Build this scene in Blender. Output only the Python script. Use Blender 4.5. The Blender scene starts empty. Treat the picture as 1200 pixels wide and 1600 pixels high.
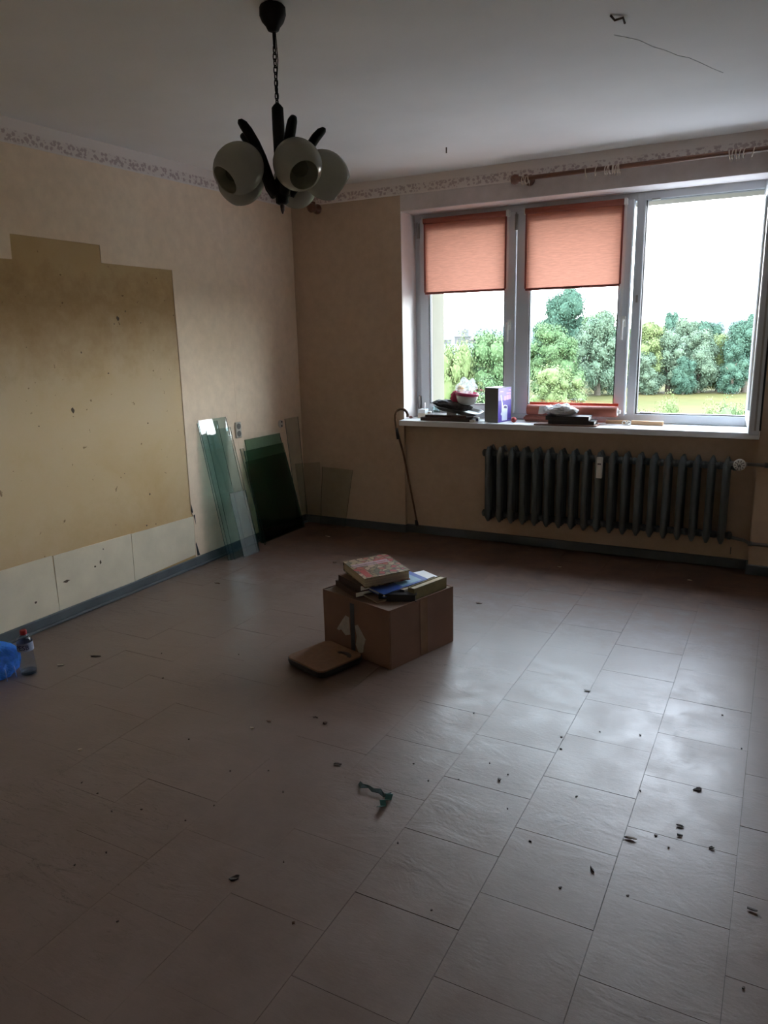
import bpy, bmesh, math, random
from mathutils import Vector, Matrix, noise
random.seed(7)
PI = math.pi
SC = bpy.context.scene
COL = SC.collection

# ------------------------------------------------------------------ camera
r_ = Vector((0.8841496, 0.46661888, -0.0233732))
u_ = Vector((-0.08853429, 0.21645633, 0.97226968))
f_ = Vector((-0.45873866, 0.85756252, -0.23269155))
cam = bpy.data.cameras.new('camera')
cam.sensor_fit = 'VERTICAL'; cam.sensor_height = 24.0
cam.lens = 1167.02 * 24.0 / 1600.0
cam.clip_start = 0.05; cam.clip_end = 5000
co = bpy.data.objects.new('camera', cam); COL.objects.link(co)
co.matrix_world = Matrix(((r_.x, u_.x, -f_.x, 0), (r_.y, u_.y, -f_.y, 0), (r_.z, u_.z, -f_.z, 1.4832), (0, 0, 0, 1)))
SC.camera = co

# ------------------------------------------------------------------ sky, sun, exposure
SC.view_settings.view_transform = 'Standard'
SC.view_settings.look = 'None'
SC.view_settings.gamma = 1.0
SC.view_settings.use_curve_mapping = False
SC.view_settings.exposure = 1.24
SKY = 9.5
w = bpy.data.worlds.new('sky'); SC.world = w; w.use_nodes = True
nt = w.node_tree; nt.nodes.clear()
wo = nt.nodes.new('ShaderNodeOutputWorld'); bg = nt.nodes.new('ShaderNodeBackground')
tc = nt.nodes.new('ShaderNodeTexCoord'); sp = nt.nodes.new('ShaderNodeSeparateXYZ')
cr = nt.nodes.new('ShaderNodeValToRGB')
nt.links.new(tc.outputs['Generated'], sp.inputs[0]); nt.links.new(sp.outputs['Z'], cr.inputs[0])
cr.color_ramp.elements[0].position = 0.0; cr.color_ramp.elements[0].color = (0.93, 0.97, 1.0, 1)
cr.color_ramp.elements[1].position = 0.7; cr.color_ramp.elements[1].color = (0.70, 0.83, 1.0, 1)
nt.links.new(cr.outputs[0], bg.inputs[0]); bg.inputs[1].default_value = SKY
nt.links.new(bg.outputs[0], wo.inputs[0])
sun = bpy.data.lights.new('sun', 'SUN'); sun.energy = 2.5; sun.angle = math.radians(6); sun.color = (1.0, 0.95, 0.85)
so = bpy.data.objects.new('sun', sun); COL.objects.link(so)
so.rotation_euler = Vector((-0.55, -0.60, 0.75)).to_track_quat('Z', 'Y').to_euler()
SC.cycles.use_denoising = True
SC.cycles.max_bounces = 12; SC.cycles.diffuse_bounces = 6; SC.cycles.glossy_bounces = 4
SC.cycles.transmission_bounces = 8; SC.cycles.transparent_max_bounces = 16
SC.cycles.caustics_reflective = False; SC.cycles.caustics_refractive = False
SC.cycles.sample_clamp_indirect = 6

# ------------------------------------------------------------------ materials
def new_mat(name):
    m = bpy.data.materials.new(name); m.use_nodes = True
    return m, m.node_tree, m.node_tree.nodes['Principled BSDF']

def ramp(nt, fac, stops):
    r = nt.nodes.new('ShaderNodeValToRGB')
    while len(r.color_ramp.elements) < len(stops): r.color_ramp.elements.new(0.5)
    for e, (p, c) in zip(r.color_ramp.elements, stops):
        e.position = p; e.color = (c[0], c[1], c[2], 1)
    nt.links.new(fac, r.inputs[0]); return r.outputs[0]

def nz(nt, scale, detail=4, rough=0.55, coords='Position', stretch=None, dist=0.0):
    n = nt.nodes.new('ShaderNodeTexNoise'); n.inputs['Scale'].default_value = scale
    n.inputs['Detail'].default_value = detail; n.inputs['Roughness'].default_value = rough
    n.inputs['Distortion'].default_value = dist
    if coords == 'Position':
        g = nt.nodes.new('ShaderNodeNewGeometry'); src = g.outputs['Position']
    else:
        g = nt.nodes.new('ShaderNodeTexCoord'); src = g.outputs['Object']
    mp = nt.nodes.new('ShaderNodeMapping'); nt.links.new(src, mp.inputs[0])
    if stretch: mp.inputs['Scale'].default_value = stretch
    nt.links.new(mp.outputs[0], n.inputs['Vector'])
    return n.outputs['Fac']

def mixc(nt, fac, a, b, mode='MIX'):
    m = nt.nodes.new('ShaderNodeMix'); m.data_type = 'RGBA'; m.blend_type = mode
    if isinstance(fac, float): m.inputs[0].default_value = fac
    else: nt.links.new(fac, m.inputs[0])
    for i, v in ((6, a), (7, b)):
        if isinstance(v, tuple): m.inputs[i].default_value = (v[0], v[1], v[2], 1)
        else: nt.links.new(v, m.inputs[i])
    return m.outputs[2]

def bump(nt, b, h, strength, dist=0.01):
    n = nt.nodes.new('ShaderNodeBump'); n.inputs['Strength'].default_value = strength
    n.inputs['Distance'].default_value = dist
    nt.links.new(h, n.inputs['Height']); nt.links.new(n.outputs[0], b.inputs['Normal'])
    return n

def mat(name, c, rough=0.6, var=0.12, scale=8, bmp=0.0, metal=0.0, spec=0.5, coords='Object', stretch=None, c2=None, bscale=None):
    m, nt, b = new_mat(name)
    lo = tuple(max(0, x * (1 - var)) for x in c); hi = c2 or tuple(min(1, x * (1 + var)) for x in c)
    n = nz(nt, scale, coords=coords, stretch=stretch)
    nt.links.new(ramp(nt, n, [(0.3, lo), (0.7, hi)]), b.inputs['Base Color'])
    b.inputs['Roughness'].default_value = rough; b.inputs['Metallic'].default_value = metal
    b.inputs['Specular IOR Level'].default_value = spec
    if bmp: bump(nt, b, nz(nt, bscale or scale * 4, coords=coords, stretch=stretch), bmp, 0.003)
    return m

def mat_glass(name, tint, refl_rough=0.0, base=0.04, top=1.0):
    """clear sheet: tinted see-through mixed with a mirror-like coat by Fresnel"""
    m = bpy.data.materials.new(name); m.use_nodes = True; nt = m.node_tree; nt.nodes.clear()
    o = nt.nodes.new('ShaderNodeOutputMaterial'); t = nt.nodes.new('ShaderNodeBsdfTransparent')
    g = nt.nodes.new('ShaderNodeBsdfGlossy'); g.inputs['Roughness'].default_value = refl_rough
    lw = nt.nodes.new('ShaderNodeLayerWeight'); lw.inputs[0].default_value = 0.5
    pw = nt.nodes.new('ShaderNodeMath'); pw.operation = 'POWER'; pw.inputs[1].default_value = 5.0; nt.links.new(lw.outputs['Facing'], pw.inputs[0])
    fr = nt.nodes.new('ShaderNodeMath'); fr.operation = 'MULTIPLY_ADD'; nt.links.new(pw.outputs[0], fr.inputs[0]); fr.inputs[1].default_value = 1.0 - base; fr.inputs[2].default_value = base
    mx = nt.nodes.new('ShaderNodeMixShader'); t.inputs[0].default_value = (*tint, 1)
    nt.links.new(fr.outputs[0], mx.inputs[0]); nt.links.new(t.outputs[0], mx.inputs[1]); nt.links.new(g.outputs[0], mx.inputs[2])
    nt.links.new(mx.outputs[0], o.inputs[0]); return m

def mat_fabric(name, dif, tr, clear=0.0, wscale=260, var=0.12):
    """woven cloth that lets light through"""
    m = bpy.data.materials.new(name); m.use_nodes = True; nt = m.node_tree; nt.nodes.clear()
    o = nt.nodes.new('ShaderNodeOutputMaterial'); d = nt.nodes.new('ShaderNodeBsdfDiffuse'); t = nt.nodes.new('ShaderNodeBsdfTranslucent')
    n = nz(nt, wscale, 3, coords='Position', stretch=(0.08, 1, 1))
    nt.links.new(ramp(nt, n, [(0.3, tuple(x * (1 - var) for x in dif)), (0.7, tuple(min(1, x * (1 + var)) for x in dif))]), d.inputs[0])
    nt.links.new(ramp(nt, n, [(0.3, tuple(x * (1 - var) for x in tr)), (0.7, tuple(min(1, x * (1 + var)) for x in tr))]), t.inputs[0])
    a = nt.nodes.new('ShaderNodeAddShader'); nt.links.new(d.outputs[0], a.inputs[0]); nt.links.new(t.outputs[0], a.inputs[1])
    if clear:
        tp = nt.nodes.new('ShaderNodeBsdfTransparent'); mx = nt.nodes.new('ShaderNodeMixShader'); mx.inputs[0].default_value = clear
        nt.links.new(a.outputs[0], mx.inputs[1]); nt.links.new(tp.outputs[0], mx.inputs[2]); nt.links.new(mx.outputs[0], o.inputs[0])
    else: nt.links.new(a.outputs[0], o.inputs[0])
    return m

# wallpaper / plaster
def mat_wall(name, c, blot, warm):
    m, nt, b = new_mat(name)
    big = nz(nt, 1.1, 5, 0.6); fine = nz(nt, 14, 6, 0.65)
    base = ramp(nt, big, [(0.3, blot), (0.5, c), (0.75, warm)])
    f = ramp(nt, fine, [(0.25, (0.86, 0.85, 0.83)), (0.7, (1.04, 1.04, 1.04))])
    nt.links.new(mixc(nt, 0.8, base, f, 'MULTIPLY'), b.inputs['Base Color'])
    b.inputs['Roughness'].default_value = 0.75; b.inputs['Specular IOR Level'].default_value = 0.3
    bump(nt, b, nz(nt, 60, 5, 0.6, stretch=(1, 1, 0.4)), 0.25, 0.002)
    return m
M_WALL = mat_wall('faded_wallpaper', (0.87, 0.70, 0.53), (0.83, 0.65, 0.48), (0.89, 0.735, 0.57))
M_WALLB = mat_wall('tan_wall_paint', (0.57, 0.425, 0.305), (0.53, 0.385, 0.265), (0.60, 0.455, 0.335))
M_REVEAL = mat('white_reveal_paint', (0.78, 0.72, 0.70), 0.7, 0.05, 5, 0.15, coords='Position')
M_CEIL = mat('old_ceiling_paint', (0.88, 0.855, 0.83), 0.85, 0.07, 0.9, 0.2, coords='Position', bscale=35)
M_RPLAIN = mat('plain_rear_wall', (0.82, 0.76, 0.68), 0.8, 0.06, 2, coords='Position')

def mat_patch():
    m, nt, b = new_mat('bare_aged_wall_patch')
    big = nz(nt, 1.6, 6, 0.62, dist=0.4); fine = nz(nt, 9, 6, 0.7); dots = nz(nt, 26, 2, 0.5)
    base = ramp(nt, big, [(0.28, (0.55, 0.385, 0.19)), (0.48, (0.60, 0.45, 0.265)), (0.72, (0.61, 0.475, 0.31))])
    g = nt.nodes.new('ShaderNodeNewGeometry'); s = nt.nodes.new('ShaderNodeSeparateXYZ'); nt.links.new(g.outputs['Position'], s.inputs[0])
    ad = nt.nodes.new('ShaderNodeMath'); ad.operation = 'MULTIPLY_ADD'; ad.inputs[1].default_value = 0.45
    nt.links.new(fine, ad.inputs[0]); nt.links.new(s.outputs['Z'], ad.inputs[2])
    # old smoke stain across the top where furniture stood against the wall, and a yellowed foot
    mr = nt.nodes.new('ShaderNodeMapRange'); nt.links.new(ad.outputs[0], mr.inputs[0]); mr.inputs[1].default_value = 0.3; mr.inputs[2].default_value = 2.3
    st = ramp(nt, mr.outputs[0], [(0.0, (0.80, 0.70, 0.52)), (0.28, (1.04, 1.02, 0.96)), (0.60, (1, 1, 1)), (0.80, (0.62, 0.52, 0.38)), (0.90, (0.86, 0.80, 0.66))])
    c = mixc(nt, 1.0, base, st, 'MULTIPLY')
    sp = ramp(nt, dots, [(0.24, (0.25, 0.17, 0.1)), (0.27, (1, 1, 1))])
    nt.links.new(mixc(nt, 0.7, c, sp, 'MULTIPLY'), b.inputs['Base Color'])
    b.inputs['Roughness'].default_value = 0.8
    bump(nt, b, fine, 0.2, 0.003); return m
M_PATCH = mat_patch()
M_LOWER = mat('cream_lower_sheet', (0.70, 0.61, 0.46), 0.75, 0.08, 5, 0.2, coords='Position', bscale=25)

def mat_frieze():
    m, nt, b = new_mat('floral_border_paper')
    g = nt.nodes.new('ShaderNodeNewGeometry'); s = nt.nodes.new('ShaderNodeSeparateXYZ'); nt.links.new(g.outputs['Position'], s.inputs[0])
    a = nt.nodes.new('ShaderNodeMath'); a.operation = 'ADD'; nt.links.new(s.outputs['X'], a.inputs[0]); nt.links.new(s.outputs['Y'], a.inputs[1])
    # rosette clumps repeating along the strip + fine leaves
    cm = nt.nodes.new('ShaderNodeCombineXYZ'); nt.links.new(a.outputs[0], cm.inputs[0]); nt.links.new(s.outputs['Z'], cm.inputs[1])
    v = nt.nodes.new('ShaderNodeTexVoronoi'); v.inputs['Scale'].default_value = 46; nt.links.new(cm.outputs[0], v.inputs['Vector'])
    n = nt.nodes.new('ShaderNodeTexNoise'); n.inputs['Scale'].default_value = 110; n.inputs['Detail'].default_value = 3; nt.links.new(cm.outputs[0], n.inputs['Vector'])
    mu = nt.nodes.new('ShaderNodeMath'); mu.operation = 'ADD'; nt.links.new(v.outputs['Distance'], mu.inputs[0]); nt.links.new(n.outputs['Fac'], mu.inputs[1])
    pat = ramp(nt, mu.outputs[0], [(0.90, (0.50, 0.39, 0.37)), (1.02, (0.62, 0.52, 0.49)), (1.14, (0.76, 0.68, 0.63))])
    # pattern only in the middle of the strip's height
    mr = nt.nodes.new('ShaderNodeMapRange'); nt.links.new(s.outputs['Z'], mr.inputs[0]); mr.inputs[1].default_value = 2.40; mr.inputs[2].default_value = 2.52
    band = ramp(nt, mr.outputs[0], [(0.08, (0, 0, 0)), (0.16, (1, 1, 1)), (0.52, (1, 1, 1)), (0.60, (0, 0, 0))])
    nt.links.new(mixc(nt, band, (0.80, 0.72, 0.67), pat), b.inputs['Base Color'])
    b.inputs['Roughness'].default_value = 0.7; return m
M_FRIEZE = mat_frieze()

def mat_tile(name, k):
    m, nt, b = new_mat(name)
    big = nz(nt, 0.9, 5, 0.6, dist=0.3); mid = nz(nt, 7, 8, 0.7); fine = nz(nt, 40, 6, 0.7, stretch=(1, 2.6, 1))
    g = nt.nodes.new('ShaderNodeNewGeometry'); s = nt.nodes.new('ShaderNodeSeparateXYZ'); nt.links.new(g.outputs['Position'], s.inputs[0])
    # vinyl turns darker red-brown and rougher towards the window wall
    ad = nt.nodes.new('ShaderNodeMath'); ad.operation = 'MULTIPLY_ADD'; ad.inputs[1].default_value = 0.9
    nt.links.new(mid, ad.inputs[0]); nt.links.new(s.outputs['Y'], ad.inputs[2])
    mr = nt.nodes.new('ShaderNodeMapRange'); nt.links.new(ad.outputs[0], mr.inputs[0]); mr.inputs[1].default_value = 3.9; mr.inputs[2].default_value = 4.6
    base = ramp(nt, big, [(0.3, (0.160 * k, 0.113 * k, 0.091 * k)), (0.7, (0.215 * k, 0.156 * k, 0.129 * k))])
    brown_band = ramp(nt, mid, [(0.35, (0.085, 0.043, 0.027)), (0.65, (0.15, 0.085, 0.058))])
    c = mixc(nt, mr.outputs[0], base, brown_band)
    d = ramp(nt, mid, [(0.25, (0.72, 0.69, 0.66)), (0.6, (1, 1, 1)), (0.8, (1.06, 1.06, 1.06))])
    c = mixc(nt, 0.7, c, d, 'MULTIPLY')
    # thin dark scuffs
    sc = nz(nt, 5, 9, 0.85, stretch=(3, 14, 1), dist=1.2)
    c = mixc(nt, 0.6, c, ramp(nt, sc, [(0.30, (0.35, 0.30, 0.27)), (0.345, (1, 1, 1))]), 'MULTIPLY')
    ln = nz(nt, 2.6, 6, 0.6, stretch=(1, 6.5, 1), dist=0.8); lm = nz(nt, 1.3, 3, 0.5)
    li = ramp(nt, ln, [(0.490, (1, 1, 1)), (0.4955, (0.42, 0.38, 0.36)), (0.501, (1, 1, 1))])
    c = mixc(nt, ramp(nt, lm, [(0.50, (0, 0, 0)), (0.58, (1, 1, 1))]), c, mixc(nt, 1.0, c, li, 'MULTIPLY'))
    nt.links.new(c, b.inputs['Base Color'])
    rr = nt.nodes.new('ShaderNodeMapRange'); nt.links.new(mid, rr.inputs[0]); rr.inputs[1].default_value = 0.3; rr.inputs[2].default_value = 0.7
    rr.inputs[3].default_value = 0.30; rr.inputs[4].default_value = 0.46
    rw = nt.nodes.new('ShaderNodeMath'); rw.operation = 'MULTIPLY_ADD'; nt.links.new(mr.outputs[0], rw.inputs[0]); rw.inputs[1].default_value = 0.26
    nt.links.new(rr.outputs[0], rw.inputs[2]); nt.links.new(rw.outputs[0], b.inputs['Roughness'])
    b.inputs['Specular IOR Level'].default_value = 0.5
    wv = nz(nt, 5, 7, 0.62, stretch=(1, 1.8, 1), dist=1.0)
    mw = nt.nodes.new('ShaderNodeMapRange'); nt.links.new(lm, mw.inputs[0]); mw.inputs[1].default_value = 0.42; mw.inputs[2].default_value = 0.62; mw.inputs[3].default_value = 0.35; mw.inputs[4].default_value = 1.25
    wm = nt.nodes.new('ShaderNodeMath'); wm.operation = 'MULTIPLY'; nt.links.new(wv, wm.inputs[0]); nt.links.new(mw.outputs[0], wm.inputs[1])
    b1 = bump(nt, b, wm.outputs[0], 0.18, 0.012)
    b2 = nt.nodes.new('ShaderNodeBump'); b2.inputs['Strength'].default_value = 0.25; b2.inputs['Distance'].default_value = 0.002
    nt.links.new(fine, b2.inputs['Height']); nt.links.new(b1.outputs[0], b2.inputs['Normal']); nt.links.new(b2.outputs[0], b.inputs['Normal'])
    return m
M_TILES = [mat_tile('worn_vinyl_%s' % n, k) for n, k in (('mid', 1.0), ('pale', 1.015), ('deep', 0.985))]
M_SUB = mat('dark_tile_glue', (0.10, 0.08, 0.065), 0.8, 0.2, 20, coords='Position')
M_BASE = mat('grey_blue_baseboard', (0.078, 0.09, 0.097), 0.55, 0.2, 6, 0.2, coords='Position')
M_PVC = mat('white_pvc', (0.62, 0.65, 0.69), 0.38, 0.03, 3, coords='Position')
M_GASKET = mat('black_rubber_gasket', (0.015, 0.018, 0.022), 0.6, 0.1)
M_SILL = mat('white_sill_board', (0.74, 0.74, 0.74), 0.35, 0.04, 4, coords='Position')
M_PANE = mat_glass('window_glass', (0.96, 0.985, 0.98))
M_STEEL = mat('dull_steel', (0.35, 0.34, 0.33), 0.35, 0.1, 20, metal=0.9)
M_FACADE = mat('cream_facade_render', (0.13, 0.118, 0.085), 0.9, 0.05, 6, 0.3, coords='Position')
M_RAD = mat('grey_green_radiator_enamel', (0.085, 0.098, 0.10), 0.5, 0.12, 10, 0.1)
M_BLACKWOOD = mat('black_stained_wood', (0.006, 0.005, 0.005), 0.6, 0.25, 12, 0.1, spec=0.15)
M_BLIND = mat_fabric('orange_blind_cloth', (0.42, 0.15, 0.09), (0.140, 0.064, 0.046))
M_BLINDRAIL = mat('dark_red_blind_rail', (0.30, 0.065, 0.05), 0.5, 0.1)
M_BLINDROLL = mat('salmon_blind_cloth', (0.33, 0.095, 0.06), 0.7, 0.08, 30, 0.1)
M_WHITE = mat('white_plastic', (0.75, 0.74, 0.70), 0.4, 0.03, 6)
M_PAPER = mat('white_paper', (0.78, 0.78, 0.78), 0.8, 0.04, 12, 0.1)
M_PAGES = mat('cream_page_edges', (0.45, 0.37, 0.25), 0.85, 0.2, 90, 0.2, stretch=(0.05, 0.05, 3))
M_WPAGES = mat('white_page_edges', (0.78, 0.77, 0.72), 0.85, 0.12, 90, 0.2, stretch=(0.05, 0.05, 3))
M_CARD = mat('brown_corrugated_card', (0.215, 0.122, 0.085), 0.8, 0.1, 5, 0.15)
M_CARDIN = mat('brown_card_inside', (0.18, 0.115, 0.08), 0.85, 0.1, 5)
M_TAPE = mat('dark_packing_tape', (0.045, 0.05, 0.055), 0.3, 0.2, 20)
M_TORN = mat('torn_label_paper', (0.42, 0.38, 0.34), 0.8, 0.15, 40, 0.2)
M_BLACK = mat('black_cover', (0.012, 0.010, 0.012), 0.4, 0.2)
M_DKBROWN = mat('dark_brown_wood', (0.055, 0.028, 0.022), 0.4, 0.25, 14, stretch=(1, 8, 8))
M_ROD = mat('reddish_brown_rod_wood', (0.17, 0.075, 0.045), 0.4, 0.2, 20, stretch=(0.3, 6, 6))
M_PINE = mat('pale_pine', (0.55, 0.33, 0.17), 0.5, 0.15, 30, stretch=(0.3, 4, 4))
M_CANE = mat('varnished_cane_wood', (0.14, 0.07, 0.035), 0.35, 0.25, 30)

# ------------------------------------------------------------------ mesh builder
class MB:
    def __init__(s): s.bm = bmesh.new()
    def _x(s, vs, loc, rot):
        Mx = Matrix.Translation(Vector(loc))
        if rot is not None:
            R = rot if isinstance(rot, Matrix) else __import__('mathutils').Euler(rot).to_matrix()
            Mx = Mx @ R.to_4x4()
        for v in vs: v.co = Mx @ v.co
    def box(s, c, d, rot=None, bev=0.0, seg=1):
        r = bmesh.ops.create_cube(s.bm, size=1.0); vs = r['verts']
        for v in vs: v.co = Vector((v.co.x * d[0], v.co.y * d[1], v.co.z * d[2]))
        if bev:
            es = list({e for v in vs for e in v.link_edges})
            rb = bmesh.ops.bevel(s.bm, geom=es, offset=bev, segments=seg, affect='EDGES', profile=0.5)
            vs = list({v for f in rb['faces'] for v in f.verts} | {v for v in vs if v.is_valid})
        s._x(vs, c, rot); return vs
    def rings(s, rings, closed=True, cap0=True, cap1=True, smooth=True):
        vr = [[s.bm.verts.new(p) for p in ring] for ring in rings]; n = len(vr[0])
        for a, b in zip(vr, vr[1:]):
            for i in range(n if closed else n - 1):
                f = s.bm.faces.new((a[i], a[(i + 1) % n], b[(i + 1) % n], b[i])); f.smooth = smooth
        if cap0 and closed: s.bm.faces.new(list(reversed(vr[0])))
        if cap1 and closed: s.bm.faces.new(vr[-1])
        return vr
    def tube(s, pts, r, n=10, cap=True, flat=1.0, up=None):
        pts = [Vector(p) for p in pts]; rs = r if isinstance(r, (list, tuple)) else [r] * len(pts)
        out = []; prev = Vector(up) if up else None
        for i, p in enumerate(pts):
            t = (pts[min(i + 1, len(pts) - 1)] - pts[max(i - 1, 0)]).normalized()
            if prev is None: prev = t.orthogonal().normalized()
            nn = (prev - t * prev.dot(t)); nn = nn.normalized() if nn.length > 1e-6 else t.orthogonal().normalized(); prev = nn
            bb = t.cross(nn)
            out.append([p + nn * math.cos(2 * PI * k / n) * rs[i] + bb * math.sin(2 * PI * k / n) * rs[i] * flat for k in range(n)])
        s.rings(out, True, cap, cap)
    def lathe(s, prof, c=(0, 0, 0), axis=(0, 0, 1), n=24, cap0=True, cap1=True):
        q = Vector((0, 0, 1)).rotation_difference(Vector(axis).normalized()); c = Vector(c)
        s.rings([[c + q @ Vector((r * math.cos(2 * PI * k / n), r * math.sin(2 * PI * k / n), z)) for k in range(n)] for r, z in prof], True, cap0, cap1)
    def poly(s, pts, thick=None, nrm=None):
        """flat outline, optionally given thickness along nrm"""
        a = [s.bm.verts.new(p) for p in pts]; s.bm.faces.new(a)
        if thick:
            o = Vector(nrm).normalized() * thick
            b = [s.bm.verts.new(Vector(p) + o) for p in pts]; s.bm.faces.new(list(reversed(b)))
            for i in range(len(a)): s.bm.faces.new((a[i], b[i], b[(i + 1) % len(a)], a[(i + 1) % len(a)]))
    def ball(s, c, r, sub=3, sc=(1, 1, 1), amp=0.0, fr=3.0, seed=0.0):
        x = bmesh.ops.create_icosphere(s.bm, subdivisions=sub, radius=1.0)['verts']
        for v in x:
            k = 1 + (amp * noise.fractal(v.co * fr + Vector((seed, seed * 1.7, 0)), 1.0, 2.0, 4) if amp else 0)
            v.co = Vector((v.co.x * sc[0], v.co.y * sc[1], v.co.z * sc[2])) * r * k + Vector(c)
        for v in x:
            for f in v.link_faces: f.smooth = True
        return x
    def mesh(s, name, m):
        bmesh.ops.recalc_face_normals(s.bm, faces=s.bm.faces)
        me = bpy.data.meshes.new(name); s.bm.to_mesh(me); s.bm.free()
        for x in (m if isinstance(m, (list, tuple)) else [m]): me.materials.append(x)
        return me
    def build(s, name, m, parent=None, loc=None, rot=None):
        return put(name, s.mesh(name, m), parent, loc, rot)

def put(name, me, parent=None, loc=None, rot=None):
    o = bpy.data.objects.new(name, me); COL.objects.link(o)
    if parent: o.parent = parent
    if loc: o.location = loc
    if rot: o.rotation_euler = rot
    return o
def tag(o, label=None, cat=None, group=None, kind=None):
    if label: o['label'] = label
    if cat: o['category'] = cat
    if group: o['group'] = group
    if kind: o['kind'] = kind
    return o
def root(name, loc, label, cat, rz=0.0, group=None, rot=None):
    o = bpy.data.objects.new(name, None); o.empty_display_size = 0.05; COL.objects.link(o)
    o.location = loc; o.rotation_euler = rot if rot else (0, 0, rz); return tag(o, label, cat, group)
def sroot(name, label):
    o = bpy.data.objects.new(name, None); COL.objects.link(o); return tag(o, label, None, None, 'structure')
def part(name, m, parent, *boxes):
    b = MB()
    for c, d in boxes: b.box(c, d)
    return b.build(name, m, parent)
def span(b, x0, x1, y0, y1, z0, z1, bev=0.0):
    b.box(((x0 + x1) / 2, (y0 + y1) / 2, (z0 + z1) / 2), (abs(x1 - x0), abs(y1 - y0), abs(z1 - z0)), bev=bev)
def sb(name, m, parent, x0, x1, y0, y1, z0, z1, bev=0.0):
    b = MB(); span(b, x0, x1, y0, y1, z0, z1, bev); return b.build(name, m, parent)

# ================================================================== SETTING
XL, YB, H = -3.369, 4.937, 2.52
XO, XP = -2.457, -0.10          # left edge of the window opening, pier's left edge
XR, YR = 1.90, -1.60
ZS, ZT = 0.864, 2.303

# floor
floor = tag(sb('floor', M_SUB, None, XL - .2, XR + .2, YR - .2, 5.3, -0.15, -0.0022), 'worn greyish brown vinyl tile floor with dark seams and scuffs', None, None, 'structure')
T = 0.305
def tile_mesh(m, g):
    b = MB(); a = T / 2 - g
    b.box((0, 0, -0.0011), (2 * a, 2 * a, 0.0022)); return b.mesh('tile', m)
tms = [tile_mesh(m, .0007) for m in M_TILES]; tms_tight = [tile_mesh(m, .0003) for m in M_TILES]
rest = MB()
ncol0 = -12
for i in range(ncol0, 7):
    x1 = -0.0 + T * (i + 1) - T; x0 = x1 - T
    if x0 > XR: continue
    off = 1.49 if i % 2 == 0 else 1.64
    for j in range(-11, 13):
        y0 = off + T * j
        ya, yb = max(y0, YR), min(y0 + T, 4.99); xa, xb = max(x0, XL), min(x1, XR)
        if yb - ya < 0.01 or xb - xa < 0.01: continue
        cx, cy = (x0 + x1) / 2, y0 + T / 2
        whole = ya == y0 and yb == y0 + T and xa == x0 and xb == x1
        dep = 0.8576 * cy - 0.4587 * cx + 0.345; lat = (0.884 * cx + 0.4666 * cy + 0.03) / dep if dep > 0 else 9
        ver = (0.0885 * cx * -1 + 0.2165 * cy - 1.442) / dep if dep > 0 else -9
        vis = dep > 0.5 and abs(lat) < 0.60 and ver > -0.80
        if not vis:
            span(rest, xa + .0009, xb - .0009, ya + .0009, yb - .0009, -0.0022, 0.0); continue
        if whole:
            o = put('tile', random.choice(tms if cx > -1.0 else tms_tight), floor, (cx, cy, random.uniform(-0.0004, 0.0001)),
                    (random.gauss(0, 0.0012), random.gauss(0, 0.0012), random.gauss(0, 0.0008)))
        else:
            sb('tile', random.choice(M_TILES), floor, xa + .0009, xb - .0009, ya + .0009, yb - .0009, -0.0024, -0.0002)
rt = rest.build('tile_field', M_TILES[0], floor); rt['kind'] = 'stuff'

# walls
wl = sb('wall_left', M_PATCH, None, XL - .25, XL, YR - .25, 5.5, -.15, H + .2); tag(wl, 'left wall with faded tan wallpaper around a bare yellow brown patch', None, None, 'structure')
# wallpaper sheets round the bare patch (thin, proud of the bare plaster)
e = 0.0035
def sheet(pts, m=M_WALL, name='wallpaper_sheet', t=e, lab=None):
    b = MB(); b.poly([(XL, y, z) for y, z in pts], t, (1, 0, 0)); o = b.build(name, m, wl)
    if lab: o['label'] = lab
    return o
sheet([(YR, 0.06), (2.0, 0.06), (2.0, 2.405), (YR, 2.405)])
sheet([(2.0, 1.875), (2.53, 1.875), (2.535, 1.993), (2.55, 2.405), (2.0, 2.405)])
sheet([(2.535, 1.993), (3.082, 1.987), (3.09, 2.405), (2.55, 2.405)])
sheet([(3.082, 1.987), (3.082, 1.894), (3.624, 1.888), (3.626, 2.405), (3.09, 2.405)])
sheet([(3.624, 1.888), (3.621, 1.2), (3.612, 0.37), (3.63, 0.335), (3.622, 0.062), (4.14, 0.062), (4.14, 2.405), (3.626, 2.405)])
sheet([(4.141, 0.062), (4.66, 0.062), (4.66, 2.405), (4.141, 2.405)])
sheet([(4.661, 0.062), (YB, 0.062), (YB, 2.405), (4.661, 2.405)])
for pts in ([(2.0, 0.06), (2.535, 0.06), (2.532, 0.374), (2.0, 0.38)], [(2.538, 0.062), (3.076, 0.04), (3.084, 0.356), (2.54, 0.370)],
            [(3.080, 0.062), (3.617, 0.08), (3.626, 0.340), (3.088, 0.354)]):
    sheet(pts, M_LOWER, 'lower_sheet', 0.006, 'cream coloured lower wall sheet')
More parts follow.
